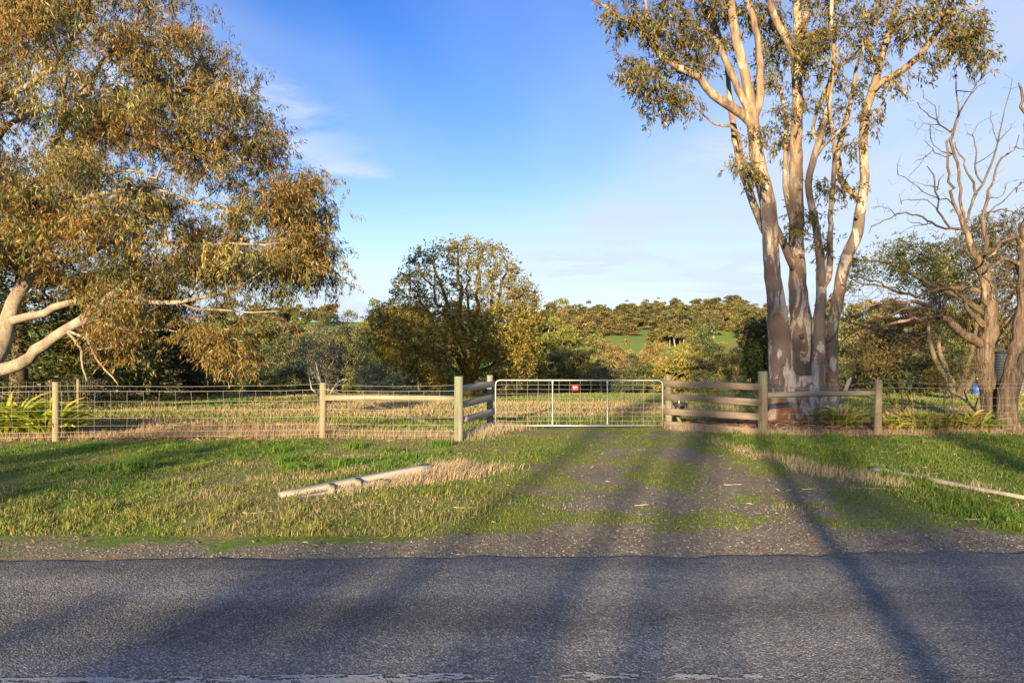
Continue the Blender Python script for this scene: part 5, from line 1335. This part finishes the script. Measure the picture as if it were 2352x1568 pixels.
proto = {
    'yolive': dome_tree(1, 8.0, 7.0, 1.0, YOLIVE, M['bark_white'], 120, 230, 0.20, 0.13, 0.6, clR=0.115, under=0.5),
    'olive': dome_tree(2, 7.5, 7.5, 1.2, OLIVE, M['bark_pale'], 110, 220, 0.20, 0.13, 0.6, clR=0.12, under=0.6),
    'dgreen': dome_tree(3, 7.0, 6.5, 1.2, DGREEN, M['bark_pale'], 100, 220, 0.19, 0.12, 0.6, clR=0.125, under=0.7),
    'lime': dome_tree(4, 8.0, 9.5, 2.0, LIME, M['bark_pale'], 115, 230, 0.20, 0.13, 0.6, clR=0.12, under=0.7),
    'rusty': dome_tree(5, 6.0, 8.5, 4.0, RUSTY, M['bark_white'], 60, 230, 0.20, 0.11, 0.55, clR=0.14, under=0.4),
    'grey': dome_tree(6, 6.0, 4.5, 0.8, GREYG, M['bark_grey'], 60, 150, 0.13, 0.07, 0.7, clR=0.13, under=0.7),
    'hill_a': dome_tree(7, 9.0, 10.0, 3.0, [(0.165, 0.15, 0.058), (0.135, 0.13, 0.052), (0.20, 0.165, 0.062)], M['bark_white'], 60, 110, 0.55, 0.38, 0.55, clR=0.14, under=0.3),
    'hill_b': dome_tree(8, 9.0, 8.5, 1.4, [(0.17, 0.15, 0.055), (0.14, 0.13, 0.05), (0.21, 0.165, 0.065)], M['bark_white'], 64, 110, 0.55, 0.38, 0.6, clR=0.14, under=0.6),
    'hill_d': dome_tree(17, 8.5, 9.0, 1.6, [(0.13, 0.15, 0.048), (0.10, 0.12, 0.042), (0.16, 0.17, 0.055)], M['bark_white'], 60, 110, 0.5, 0.36, 0.6, clR=0.15, under=0.6),
    'hill_e': dome_tree(19, 6.5, 11.0, 5.0, [(0.15, 0.135, 0.055), (0.115, 0.11, 0.048)], M['bark_white'], 24, 110, 0.5, 0.34, 0.55, clR=0.19, branch_r=0.09),
    'hill_c': dome_tree(9, 7.0, 12.0, 6.5, [(0.12, 0.12, 0.042), (0.10, 0.105, 0.04)], M['bark_white'], 34, 110, 0.50, 0.34, 0.5, clR=0.15),
}
def at(px_, Y_): return (px_ - 1176) / F * Y_
for kind, name, label, px_, top, Y_, wpx in [
    ('lime', 'wattle_tree', 'tall lime green tree touching the right side of the round lichened tree', 1285, 733, 66, 170),
    ('olive', 'mallee_tree', 'grey-olive dome tree behind the red notice on the gate', 1318, 795, 58, 135),
    ('dgreen', 'mallee_tree', 'dark low tree between the two uprights of the gate', 1375, 842, 54, 110),
    ('rusty', 'gum_tree', 'pale trunked rusty gum above the left upright of the gate', 1408, 782, 88, 85),
    ('rusty', 'gum_tree', 'small rusty gum standing against the green field above the gate', 1496, 786, 96, 60),
    ('dgreen', 'mallee_tree', 'dark green dome tree above the right end of the gate', 1450, 832, 60, 110),
    ('yolive', 'mallee_tree', 'wide bright yellow-olive dome tree behind the right gate post', 1560, 788, 62, 185),
    ('dgreen', 'mallee_tree', 'dark green dome tree rising behind the bright yellow-olive one', 1640, 772, 80, 120),
    ('olive', 'mallee_tree', 'olive tree just left of the mottled gum trunks', 1712, 800, 60, 120),
    ('rusty', 'gum_tree', 'olive gum half hidden between lime tree and dark dome', 1452, 818, 74, 80),
    ('dgreen', 'mallee_tree', 'dark green tree under the drooping tips of the left gum', 655, 790, 50, 130),
    ('grey', 'tea_tree', 'grey-green bush below the grey twiggy bush', 880, 845, 44, 110),
    ('lime', 'wattle_tree', 'round lime green young tree below the left gum behind the mesh fence', 505, 846, 38, 75),
    ('lime', 'wattle_tree', 'small bright green young tree behind the left wire fence post', 600, 850, 40, 70),
    ('olive', 'mallee_tree', 'tall olive tree seen through the drooping leaves of the left gum', 560, 715, 70, 190),
    ('olive', 'mallee_tree', 'olive tree in the gap between the left gum and the grey bush', 700, 760, 66, 120),
    ('lime', 'wattle_tree', 'yellow-green tree top behind the grey twiggy bush', 850, 735, 80, 110),
    ('olive', 'mallee_tree', 'tall olive tree left of the yellow-green tree top behind the grey bush', 790, 738, 86, 130),
    ('yolive', 'mallee_tree', 'sunlit yellow-olive tree just clear of the left gum tips', 725, 742, 92, 110),
    ('rusty', 'gum_tree', 'rusty gum behind the lowest hanging tips of the left gum', 640, 730, 90, 120),
    ('dgreen', 'mallee_tree', 'dark green bushy tree behind the half-dead tree', 2020, 800, 40, 150),
    ('rusty', 'gum_tree', 'golden drooping gum behind the long low arms of the half-dead tree', 2070, 690, 40, 160),
    ('yolive', 'mallee_tree', 'yellow-olive tree right of the dark bushy tree beyond the paddock', 2150, 800, 44, 120),
    ('olive', 'mallee_tree', 'flat topped olive tree on the skyline just right of the mottled gum', 1985, 685, 80, 170),
    ('olive', 'mallee_tree', 'olive tree behind the low arms beyond the yellow-olive one', 2190, 690, 70, 150),
    ('dgreen', 'mallee_tree', 'dark tree in front of the water tank at the right edge', 2330, 770, 46, 130),
    ('grey', 'tea_tree', 'low grey bush behind the mesh fence under the left gum', 420, 850, 42, 120),
    ('dgreen', 'mallee_tree', 'dark tree behind the round lichened tree on its left', 940, 770, 62, 160),
    ('olive', 'mallee_tree', 'olive tree behind the round lichened tree on its right', 1180, 770, 66, 160),
    ('lime', 'wattle_tree', 'low bright green bush at the foot of the lime tree beyond the gate', 1215, 868, 48, 60),
    ('grey', 'tea_tree', 'grey bush below the olive tree left of the mottled gum', 1690, 868, 48, 90),
    ('dgreen', 'mallee_tree', 'small dark bush below the bright yellow-olive tree', 1620, 860, 50, 90),
]:
    x_ = at(px_, Y_); z0_ = float(zg(x_, Y_)); zt = P(px_, top, Y_)[2]; hh = zt - z0_; ww = wpx / F * Y_
    w0, h0 = {'yolive': (8.0, 7.0), 'olive': (7.5, 7.5), 'dgreen': (7.0, 6.5), 'lime': (8.0, 9.5), 'rusty': (6.0, 8.5), 'grey': (6.0, 4.5)}[kind]
    s_ = ww / (w0 * 0.95); put_tree(proto[kind], name, label, x_, Y_, s_, rng.random() * 6.28, None, 0.0, hh / (h0 * 0.98 * s_))
# lone trees along the far skyline and on the fields
for kind, label, px_, top, Y_, wpx in [
    ('hill_c', 'tall thin-crowned gum on the skyline above the left upright of the gate', 1352, 717, 330, 42), ('hill_a', 'broad gum beside the tall thin-crowned one on the skyline', 1385, 728, 335, 44),
    ('hill_a', 'large rounded gum on the skyline above the right upright of the gate', 1455, 722, 330, 70), ('hill_a', 'pale-limbed gum on the skyline right of the large rounded one', 1525, 725, 320, 66),
    ('hill_a', 'left one of two gums on the bare hilltop', 1682, 712, 430, 42), ('hill_a', 'right one of two gums on the bare hilltop', 1716, 716, 430, 46),
    ('hill_b', 'gum standing in the green field left of the slope trees', 1395, 745, 285, 40), ('hill_b', 'gum whose shadow lies on the green field', 1440, 742, 290, 50), ('hill_a', 'rusty gum with pale trunk at the lower edge of the field', 1580, 752, 240, 62), ('hill_b', 'dark gum left of the pale-trunked one at the field edge', 1520, 755, 245, 56)]:
    x_ = at(px_, Y_); z0_ = float(zg(x_, Y_)); hh = max(5.0, P(px_, top, Y_)[2] - z0_); ww = wpx / F * Y_
    w0, h0 = {'hill_a': (9, 10), 'hill_b': (8, 8.5), 'hill_c': (7, 12)}[kind]
    s_ = ww / w0; put_tree(proto[kind], 'gum_tree', label, x_, Y_, s_, rng.random() * 6.28, None, 0.0, min(hh / (h0 * s_), 1.25))
g5 = np.random.default_rng(66)
def belt(n, p0, p1, Y0, Y1, label, group, smin=0.8, smax=1.25, skip=None, kinds=('hill_a', 'hill_b', 'hill_d', 'hill_e', 'hill_b', 'hill_c')):
    for i in range(n):
        Y_ = g5.uniform(Y0, Y1); px_ = g5.uniform(p0, p1)
        if skip and skip(px_, Y_): continue
        k_ = kinds[g5.integers(0, len(kinds))]
        put_tree(proto[k_], 'hill_tree', label, at(px_, Y_), Y_, g5.uniform(smin, smax), g5.random() * 6.28, group)
belt(52, 1500, 1790, 262, 370, 'olive gum in the wood on the far slope left of the mottled gum', 'trees of the far slope wood', skip=lambda p, y: y < 300 and 1640 < p < 1710)
belt(40, 1225, 1500, 350, 430, 'olive gum on the skyline above the gate', 'trees along the skyline above the gate', 0.8, 1.2)
belt(10, 1230, 1350, 300, 345, 'olive gum above the lime tree beyond the gate', 'trees above the lime tree', 0.8, 1.2)
belt(26, 480, 960, 330, 520, 'brown-green gum on the skyline between the left gum and the lichened tree', 'trees along the left skyline', 0.8, 1.3)
belt(12, 960, 1225, 320, 440, 'gum on the hill seen through the lichened tree', 'trees seen through the lichened tree', 0.8, 1.2)
belt(14, 1880, 2420, 240, 400, 'gum on the hill behind the half-dead tree', 'trees on the right skyline', 0.9, 1.4)
belt(20, 1480, 1720, 395, 450, 'low olive gum along the top of the far ridge', 'trees along the far ridge', 0.6, 0.9, skip=lambda p, y: 1570 < p < 1665)
belt(44, 1230, 1800, 95, 140, 'gum in the valley below the green fields', 'trees of the valley floor', 0.95, 1.3, skip=lambda p, y: 1375 < p < 1490 or 1645 < p < 1700, kinds=('yolive', 'olive', 'lime', 'olive', 'dgreen'))
belt(9, 1375, 1490, 95, 120, 'low gum in the valley right below the open green field', 'low trees below the open field', 0.6, 0.8, kinds=('yolive', 'olive', 'rusty'))
belt(18, 430, 1000, 90, 150, 'gum in the valley behind the grey twiggy bush', 'trees of the left valley', 0.9, 1.4, kinds=('olive', 'lime', 'dgreen'))
belt(12, 1850, 2400, 65, 120, 'gum in the valley behind the half-dead tree', 'trees of the right valley', 0.9, 1.3, kinds=('olive', 'yolive', 'dgreen'))
belt(7, 1530, 1630, 200, 258, 'rusty gum in the clump crossing the middle of the green fields', 'trees crossing the green fields', 0.8, 1.2)
belt(9, 1715, 1790, 180, 262, 'gum on the slope just left of the mottled trunks', 'slope trees left of the mottled trunks', 0.8, 1.2)
belt(11, 1235, 1350, 170, 300, 'gum on the slope above the red notice', 'slope trees above the red notice', 0.8, 1.2)
belt(9, 2420, 3000, 70, 180, 'gum beyond the paddock past the right edge', 'trees past the right edge', 0.9, 1.3, kinds=('olive', 'yolive', 'dgreen', 'lime'))
belt(6, -600, -60, 60, 160, 'gum past the left edge behind the spreading gum', 'trees past the left edge', 0.9, 1.3, kinds=('olive', 'dgreen'))
# ---- the dark cypress behind the left gum, frond by frond
g6 = np.random.default_rng(77)
def cypress(px_, Y_, hgt, wid, label, npal):
    x_ = at(px_, Y_); base = np.array([x_, Y_, float(zg(x_, Y_))])
    t = thing('cypress_tree', label, 'tree', base)
    s = Skel(); s.path(np.array([[*(base - [0, 0, 0.3]), 0.35], [*base, 0.32], [*(base + [0.1, 0, hgt * 0.5]), 0.2], [*(base + [0, 0, hgt]), 0.03]]), seg=0.4, gen=g6)
    n = 300
    u = g6.random(n) ** 0.8; a = g6.random(n) * 6.283
    r_ = wid / 2 * (1 - u ** 1.6) * (0.55 + 0.45 * g6.random(n)) + 0.15
    T = base + np.stack([np.cos(a) * r_, np.sin(a) * r_, 0.15 + u * hgt * 0.97 - 0.12 * r_], -1)
    s.grow(T, 0.5, 0.1, 0.05, 0.008, root=base, pen=0.1, sag=-0.1, gen=g6); s.finish(0.01, 2.2, 0.07)
    b = Buf(); s.tubes(b, 0.04, gen=g6); b.build('trunk', M['bark_dark'], t, smooth=True)
    lb = Buf(); nl = 90
    out = unit(np.stack([np.cos(a), np.sin(a), -0.15 + 0 * a], -1))
    pos = T[:, None] + g6.normal(size=(n, nl, 3)) * np.array([0.38, 0.38, 0.10]) - out[:, None] * 0.25 * g6.random((n, nl, 1))
    d = unit(out[:, None] + g6.normal(size=(n, nl, 3)) * np.array([0.6, 0.6, 0.28]))
    tone = (1 + 0.25 * g6.normal(size=(n, 1, 1))).clip(0.5, 1.6)
    c = (pick(npal, n * nl, 0.2, g6).reshape(n, nl, 3) * tone)
    leaves(lb, pos.reshape(-1, 3), d.reshape(-1, 3), 0.17, 0.05, c.reshape(-1, 3), 0.2, g6)
    lb.build('crown', M['leaf'], t)
CYP = [(0.062, 0.072, 0.014), (0.045, 0.058, 0.014), (0.085, 0.082, 0.014), (0.035, 0.05, 0.014)]
cypress(40, 24.0, 6.5, 5.4, 'dark cypress behind the strap-leaved plants at the left edge', CYP)
cypress(225, 27.5, 5.2, 5.4, 'dark cypress right of the one at the left edge', CYP)
cypress(-130, 26.0, 8.5, 5.5, 'dark cypress outermost on the left behind the trunk of the spreading gum', CYP)
cypress(360, 33.0, 4.2, 5.5, 'low dark cypress under the hanging twigs of the left gum', [(0.03, 0.042, 0.018), (0.045, 0.055, 0.02)])

# ---- twiggy bushes and young trees
def twiggy(name, label, px_, pbase, Y_, polys, n, barkm, leaf_n=0, pal=None, stems=4, depth=1.2, rtip=0.006, leafL=0.08, leafW=0.03, cat='bush', r0=0.05, full=60, seed=1, droop=0.2, R_=0.2):
    g_ = np.random.default_rng(seed)
    base = P(px_, pbase, Y_); base[2] = float(zg(base[0], base[1]))
    t = thing(name, label, cat, base)
    s = Skel(); poly = np.asarray(polys, float); c0 = poly.mean(0); cen = P(c0[0], c0[1], Y_)
    for i in range(stems):
        e_ = crown_points(polys, 1, Y_, depth, g_, full)[0]
        p0 = base + np.array([g_.normal() * 0.05, g_.normal() * 0.05, -0.15]); m_ = p0 + (e_ - p0) * 0.5 + g_.normal(size=3) * np.array([0.1, 0.1, 0.05]) * np.linalg.norm(e_ - p0)
        s.path(np.array([[*p0, r0], [*(p0 + (m_ - p0) * 0.3 + [0, 0, 0.1]), r0 * 0.85], [*m_, r0 * 0.6], [*e_, r0 * 0.15]]), seg=0.25, jit=0.02, gen=g_)
    T = crown_points(polys, n, Y_, depth, g_, full)
    s.grow(T, 0.25, 0.2, 0.04, rtip, root=base, pen=0.4, gen=g_); s.finish(rtip, 2.3, r0 * 0.6)
    b = Buf(); s.tubes(b, 0.05, gen=g_); b.build('stem', barkm, t, smooth=True)
    if leaf_n:
        lb = Buf(); gum_foliage(lb, T, leaf_n, R_, leafL, leafW, pal, droop, g_, 4); lb.build('crown', M['leaf'], t)
    return t
twiggy('tea_tree', 'grey twiggy bush with bare upper shoots left of the lichened tree', 752, 905, 38, [(690, 830), (680, 790), (720, 750), (735, 722), (800, 722), (850, 760), (878, 820), (860, 870), (800, 885), (740, 880)], 700, M['bark_ash'], 9, GREYG, 7, 1.9, 0.006, 0.10, 0.035, 'tree', 0.07, 60, 5)
twiggy('fallen_limb_bush', 'bleached leaning limbs at the foot of the grey twiggy bush', 738, 905, 33, [(660, 760), (690, 740), (730, 790), (750, 850), (720, 880), (680, 830)], 90, M['bark_ash'], 10, GREYG, 4, 0.7, 0.008, 0.11, 0.04, 'bush', 0.06, 40, 6)
twiggy('wattle_sapling', 'slender dark green sapling just left of the mottled trunks', 1752, 930, 20.5, [(1715, 760), (1730, 735), (1758, 735), (1768, 790), (1762, 880), (1735, 890), (1712, 850)], 150, M['bark_dark'], 40, [(0.065, 0.095, 0.025), (0.09, 0.12, 0.03), (0.05, 0.075, 0.022)], 2, 0.5, 0.005, 0.11, 0.034, 'tree', 0.028, 30, 7)
twiggy('twiggy_shrub', 'thin twiggy shrub left of the stringy-barked trunks', 2195, 962, 16.9, [(2120, 850), (2150, 820), (2230, 800), (2262, 830), (2255, 880), (2200, 895), (2140, 880)], 190, M['bark_grey'], 7, OLIVE, 3, 0.7, 0.005, 0.07, 0.025, 'bush', 0.035, 40, 8)
twiggy('twiggy_shrub', 'tangle of bare golden twigs right of the mottled trunks', 2070, 930, 19.5, [(1935, 800), (1990, 760), (2080, 770), (2110, 800), (2060, 850), (1960, 860)], 210, M['bark_gold'], 10, RUSTY, 4, 1.0, 0.005, 0.10, 0.025, 'bush', 0.03, 40, 9)
twiggy('gum_tree', 'dark leafy gum behind the bare dead top at the right edge', 2200, 930, 30, [(2120, 640), (2150, 560), (2200, 520), (2270, 490), (2360, 480), (2480, 500), (2500, 700), (2380, 800), (2250, 780), (2160, 740)], 520, M['bark_grey'], 64, [(0.085, 0.085, 0.038), (0.11, 0.095, 0.04), (0.07, 0.075, 0.036), (0.13, 0.10, 0.04)], 7, 2.6, 0.008, 0.17, 0.04, 'tree', 0.14, 110, 10, 0.9, 0.42)
twiggy('twiggy_shrub', 'dark hanging scrub below the left gum behind the mesh fence', 470, 905, 32, [(390, 780), (450, 760), (520, 790), (560, 850), (520, 890), (420, 890)], 240, M['bark_dark'], 26, [(0.075, 0.065, 0.03), (0.09, 0.07, 0.032), (0.05, 0.055, 0.028)], 5, 1.4, 0.006, 0.12, 0.035, 'bush', 0.05, 50, 11)

# ---- strap-leaved plants by the fences
def strap_mesh(seed, n, L0, L1, w0, pal):
    g_ = np.random.default_rng(seed); b = Buf()
    for i in range(n):
        a = g_.random() * 6.283; L = g_.uniform(L0, L1); up = g_.uniform(0.7, 1.45); r0 = g_.random() ** 0.5 * 0.12
        k_ = 7; u = np.linspace(0, 1, k_)
        el = up - (up + g_.uniform(0.1, 0.9)) * u ** 1.4
        st = L / (k_ - 1)
        rr_ = r0 + np.concatenate([[0], np.cumsum(np.cos(el[:-1]) * st)]); zz_ = np.concatenate([[0], np.cumsum(np.sin(el[:-1]) * st)])
        zz_ = np.maximum(zz_, 0.015)
        ca, sa = math.cos(a), math.sin(a); tw = g_.normal() * 0.25
        w = w0 * g_.uniform(0.7, 1.2) * np.array([0.75, 1, 1, 0.95, 0.8, 0.55, 0.06])
        px_, py_ = ca * rr_, sa * rr_; sx_, sy_ = -sa, ca
        l_ = np.stack([px_ + sx_ * w / 2, py_ + sy_ * w / 2, zz_ + w * tw], -1); m_ = np.stack([px_, py_, zz_ - w * 0.15], -1); r__ = np.stack([px_ - sx_ * w / 2, py_ - sy_ * w / 2, zz_ - w * tw], -1)
        v = np.stack([l_, m_, r__], 1).reshape(-1, 3)
        q = []
        for j in range(k_ - 1):
            for s_ in (0, 1): q.append([3 * j + s_, 3 * j + s_ + 1, 3 * j + 4 + s_, 3 * j + 3 + s_])
        b.add(v, q, None, pick(pal, 1, 0.18, g_)[0] * np.linspace(0.9, 1.1, k_).repeat(3)[:, None])
    return b.mesh('leaves', M['grass'])
SPAL = [(0.27, 0.36, 0.025), (0.32, 0.39, 0.03), (0.21, 0.30, 0.025), (0.38, 0.35, 0.045)]
SPAL2 = [(0.21, 0.30, 0.03), (0.26, 0.32, 0.04), (0.16, 0.24, 0.03), (0.34, 0.28, 0.07), (0.36, 0.23, 0.06)]
sm1 = strap_mesh(1, 120, 0.7, 1.15, 0.062, SPAL); sm2 = strap_mesh(2, 110, 0.65, 1.1, 0.062, SPAL)
sm3 = strap_mesh(3, 85, 0.4, 0.75, 0.045, SPAL2); sm4 = strap_mesh(4, 70, 0.35, 0.65, 0.042, SPAL2)
def strap(me, px_, Y_, s_, label, grp):
    x_ = at(px_, Y_); t = thing('strap_leaf_plant', label, 'plant', (x_, Y_, float(zg(x_, Y_))), grp)
    o = child('leaves', me, t, rotz=rng.random() * 6.28); t.scale = (s_, s_, s_)
GL, GR = 'strap-leaved plants behind the left fence', 'strap-leaved plants behind the right fence'
strap(sm1, 12, 15.35, 1.25, 'bright strap-leaved plant cut by the left edge behind the wire fence', GL)
strap(sm2, 62, 15.6, 1.2, 'bright strap-leaved plant second from the left edge behind the wire fence', GL)
strap(sm1, 108, 15.35, 1.1, 'bright strap-leaved plant just behind the leftmost fence post', GL)
strap(sm2, 142, 15.5, 0.8, 'small strap-leaved plant just right of the leftmost fence post', GL)
strap(sm2, -50, 15.7, 1.05, 'bright strap-leaved plant outside the left edge', GL)
strap(sm1, 35, 16.5, 1.0, 'bright strap-leaved plant in the back row at the left edge', GL)
strap(sm3, 1938, 16.7, 1.5, 'strap-leaved plant at the foot of the mottled gum', GR)
strap(sm4, 1912, 16.7, 1.1, 'small strap-leaved plant pressed against the mottled gum', GR)
strap(sm4, 2048, 16.4, 1.2, 'strap-leaved plant just right of the right fence post', GR)
strap(sm3, 2095, 16.3, 1.15, 'strap-leaved plant second right of the right fence post', GR)
strap(sm4, 2130, 16.15, 1.25, 'yellowing strap-leaved plant hanging lowest on the bank', GR)
strap(sm3, 2172, 16.3, 1.1, 'strap-leaved plant in the middle of the right bank', GR)
strap(sm4, 2215, 16.25, 1.3, 'strap-leaved plant left of the stringy-barked trunks', GR)
strap(sm3, 2250, 16.2, 1.05, 'rightmost strap-leaved plant in front of the stringy-barked trunks', GR)
def seed_head(px_, pbase, ptop, Y_, label, pal, r_=0.05):
    a = P(px_ - 2, pbase, Y_); b_ = P(px_, ptop, Y_); a[2] = float(zg(a[0], a[1]))
    t = thing('seed_head', label, 'plant', a)
    B = Buf(); tube(B, catmull([a, (a + b_) / 2 + [0.03, 0, 0], b_], 0.15), 0.006, 5, True, 0, pal); B.build('stalk', M['dry'], t)
    B = Buf(); d_ = unit(rng.normal(size=(26, 3)) + [0, 0, 0.35])
    for q in d_: tube(B, np.array([b_, b_ + q * r_ * rng.uniform(0.7, 1.2)]), np.array([0.002, 0.005]), 3, True, 0, pal)
    B.build('umbel', M['dry'], t)
seed_head(114, 985, 880, 15.4, 'dry pale flower head on a tall stalk left of the leftmost fence post', (0.42, 0.31, 0.2), 0.075)
seed_head(2074, 965, 922, 17.6, 'dark seed head left of the tallest one right of the right fence post', (0.12, 0.09, 0.07), 0.045)
seed_head(2092, 965, 930, 17.7, 'lowest dark seed head right of the right fence post', (0.12, 0.09, 0.07), 0.04)
seed_head(2119, 965, 921, 17.5, 'tallest dark seed head right of the right fence post', (0.10, 0.08, 0.06), 0.05)

# ---- bark and twig litter under the right trees and by the left plants
lb = Buf()
def litter(cx, cy, sx_, sy_, n, L0, L1, pal, z1=0.12):
    a = rng.normal(size=(n, 2)); x_, y_ = cx + a[:, 0] * sx_, cy + a[:, 1] * sy_
    ok = y_ > fence_y(x_) - 0.25; x_, y_ = x_[ok], y_[ok]; n = len(x_); a = a[ok]
    d = unit(np.stack([rng.normal(size=n), rng.normal(size=n) * 0.6, 0.14 * rng.normal(size=n)], -1))
    L = rng.uniform(L0, L1, n); pos = np.stack([x_, y_, zg(x_, y_) + 0.01 + z1 * rng.random(n) * np.exp(-0.4 * (a ** 2).sum(1))], -1)
    leaves(lb, pos - d * L[:, None] / 2, d, L, rng.uniform(0.012, 0.03, n), pick(pal, n, 0.2), 0.15)
LP = [(0.22, 0.12, 0.065), (0.30, 0.19, 0.115), (0.15, 0.085, 0.05), (0.36, 0.27, 0.19)]
litter(6.9, 16.7, 1.0, 0.45, 2600, 0.1, 0.45, LP, 0.22); litter(5.6, 17.6, 0.7, 0.4, 900, 0.1, 0.4, LP, 0.25); litter(8.0, 16.6, 0.9, 0.35, 1000, 0.08, 0.35, LP)
litter(10.2, 16.3, 1.3, 0.3, 1300, 0.08, 0.4, LP + [(0.2, 0.16, 0.13)]); litter(-8.7, 15.0, 2.0, 0.12, 900, 0.08, 0.3, LP, 0.05); litter(-7.0, 17.0, 1.8, 0.4, 1500, 0.1, 0.4, LP, 0.08); litter(9.6, 17.6, 1.0, 0.4, 500, 0.2, 0.8, [(0.2, 0.15, 0.11)], 0.3)
gob = lb.build('bark_litter', M['dry']); tag(gob, 'fallen bark strips and twigs under the gums and along the fences', 'litter', kind='stuff')
bb = thing('broken_branch', 'broken pale branch sticking up beside the mottled gum', 'branch', P(1925, 950, 17.2))
B = Buf(); tube(B, np.array([P(1925, 950, 17.3), P(1938, 905, 17.2), P(1950, 875, 17.1), P(1955, 866, 17.1)]), np.array([0.05, 0.055, 0.05, 0.012]), 8, True, 0.1); B.build('limb', M['bark_white'], bb)
lg2 = thing('burnt_branch', 'black forked branch lying between twiggy shrub and stringy-barked trunk', 'branch', P(2240, 955, 16.8))
for rows in ([(2248, 952, 3), (2225, 925, 2.6), (2205, 912, 2), (2180, 900, 1.2)], [(2225, 926, 2), (2215, 900, 1.6), (2220, 885, 1)], [(2238, 940, 2), (2246, 915, 1.6), (2258, 905, 1)]):
    B = Buf(); a = traced(rows, 16.8, 16.5); tube(B, a[:, :3], a[:, 3], 6); B.build('limb', M['black'], lg2)

# ---- trees on the near side of the road, behind the viewpoint, whose shadows cross the road
g7 = np.random.default_rng(88)
def shade_tree(s_off, y_, hgt, crown_lo, wid, r0, ncl, label, dens=60, lean=0.0):
    """s_off: where its shadow line crosses the camera's cross-road axis"""
    x_ = s_off + math.tan(rad(SUN_AZ - 180)) * y_
    base = np.array([x_, y_, float(zg(x_, y_))])
    t = thing('roadside_tree', label, 'tree', base, 'trees behind the viewpoint')
    s = Skel(); s.path(np.array([[*(base - [0, 0, 0.3]), r0 * 1.3], [*base, r0 * 1.15], [*(base + [0.25 + lean * 0.3, 0.1, hgt * 0.3]), r0 * 0.85], [*(base + [-0.25 + lean * 0.6, 0.1, hgt * 0.6]), r0 * 0.6], [*(base + [lean, 0, hgt * 0.95]), r0 * 0.2]]), seg=0.5, jit=0.05, gen=g7)
    if ncl:
        u = unit(g7.normal(size=(ncl, 3))) * g7.random((ncl, 1)) ** 0.4
        T = base + np.array([lean * 0.5, 0, (crown_lo + hgt) / 2]) + u * np.array([wid / 2, wid / 2, (hgt - crown_lo) / 2])
        s.grow(T, 0.5, 0.15, 0.05, 0.008, root=base, pen=0.4, gen=g7); s.finish(0.008, 2.3, r0 * 0.6)
        lb = Buf(); gum_foliage(lb, T, dens, 0.36, 0.17, 0.05, GUM2, 0.8, g7, 5); lb.build('crown', M['leaf'], t)
    else: s.finish()
    b = Buf(); s.tubes(b, 0.05, gen=g7); b.build('trunk', M['bark_mottled'], t, smooth=True)
shade_tree(-4.3, -30, 8.4, 2.0, 3.4, 0.09, 210, 'low leafy wattle behind the viewpoint, shading the left lane', 70, 0.3)
shade_tree(-1.9, -34, 9.2, 2.0, 3.6, 0.09, 210, 'low leafy wattle behind the viewpoint left of the middle', 70, -0.4)
shade_tree(-2.3, -36, 18, 10.5, 1.2, 0.15, 60, 'thin gum behind the viewpoint left of the middle', 50, -0.7)
shade_tree(-0.55, -38, 18, 11.0, 1.4, 0.19, 90, 'straight gum directly behind the viewpoint', 50, 0.4)
shade_tree(1.25, -20, 14, 9.5, 1.4, 0.16, 60, 'slim gum behind the viewpoint whose shadow runs up the right of the drive', 50, -0.3)
shade_tree(2.2, -42, 21, 9.5, 3.0, 0.16, 240, 'leafy gum behind the viewpoint shading the right of the drive', 70, 0.5)
shade_tree(4.8, -32, 17, 8.0, 1.6, 0.22, 80, 'thin gum behind the viewpoint shading the right verge', 50, 0.9)
shade_tree(-11.5, -17, 7.7, 0.8, 5.4, 0.16, 300, 'low bushy wattle behind the viewpoint shading the left verge', 60, 0.0)
shade_tree(8.0, -44, 19, 6.0, 3.0, 0.16, 80, 'gum behind the viewpoint farthest to the right', 45, -0.5)
shade_tree(-1.35, -27, 16, 12.0, 0.9, 0.10, 25, 'thinnest of the gums behind the viewpoint', 45, 0.3)
shade_tree(0.25, -33, 17, 12.5, 0.9, 0.09, 25, 'whip-thin gum behind the viewpoint right of the straight one', 45, -0.4)
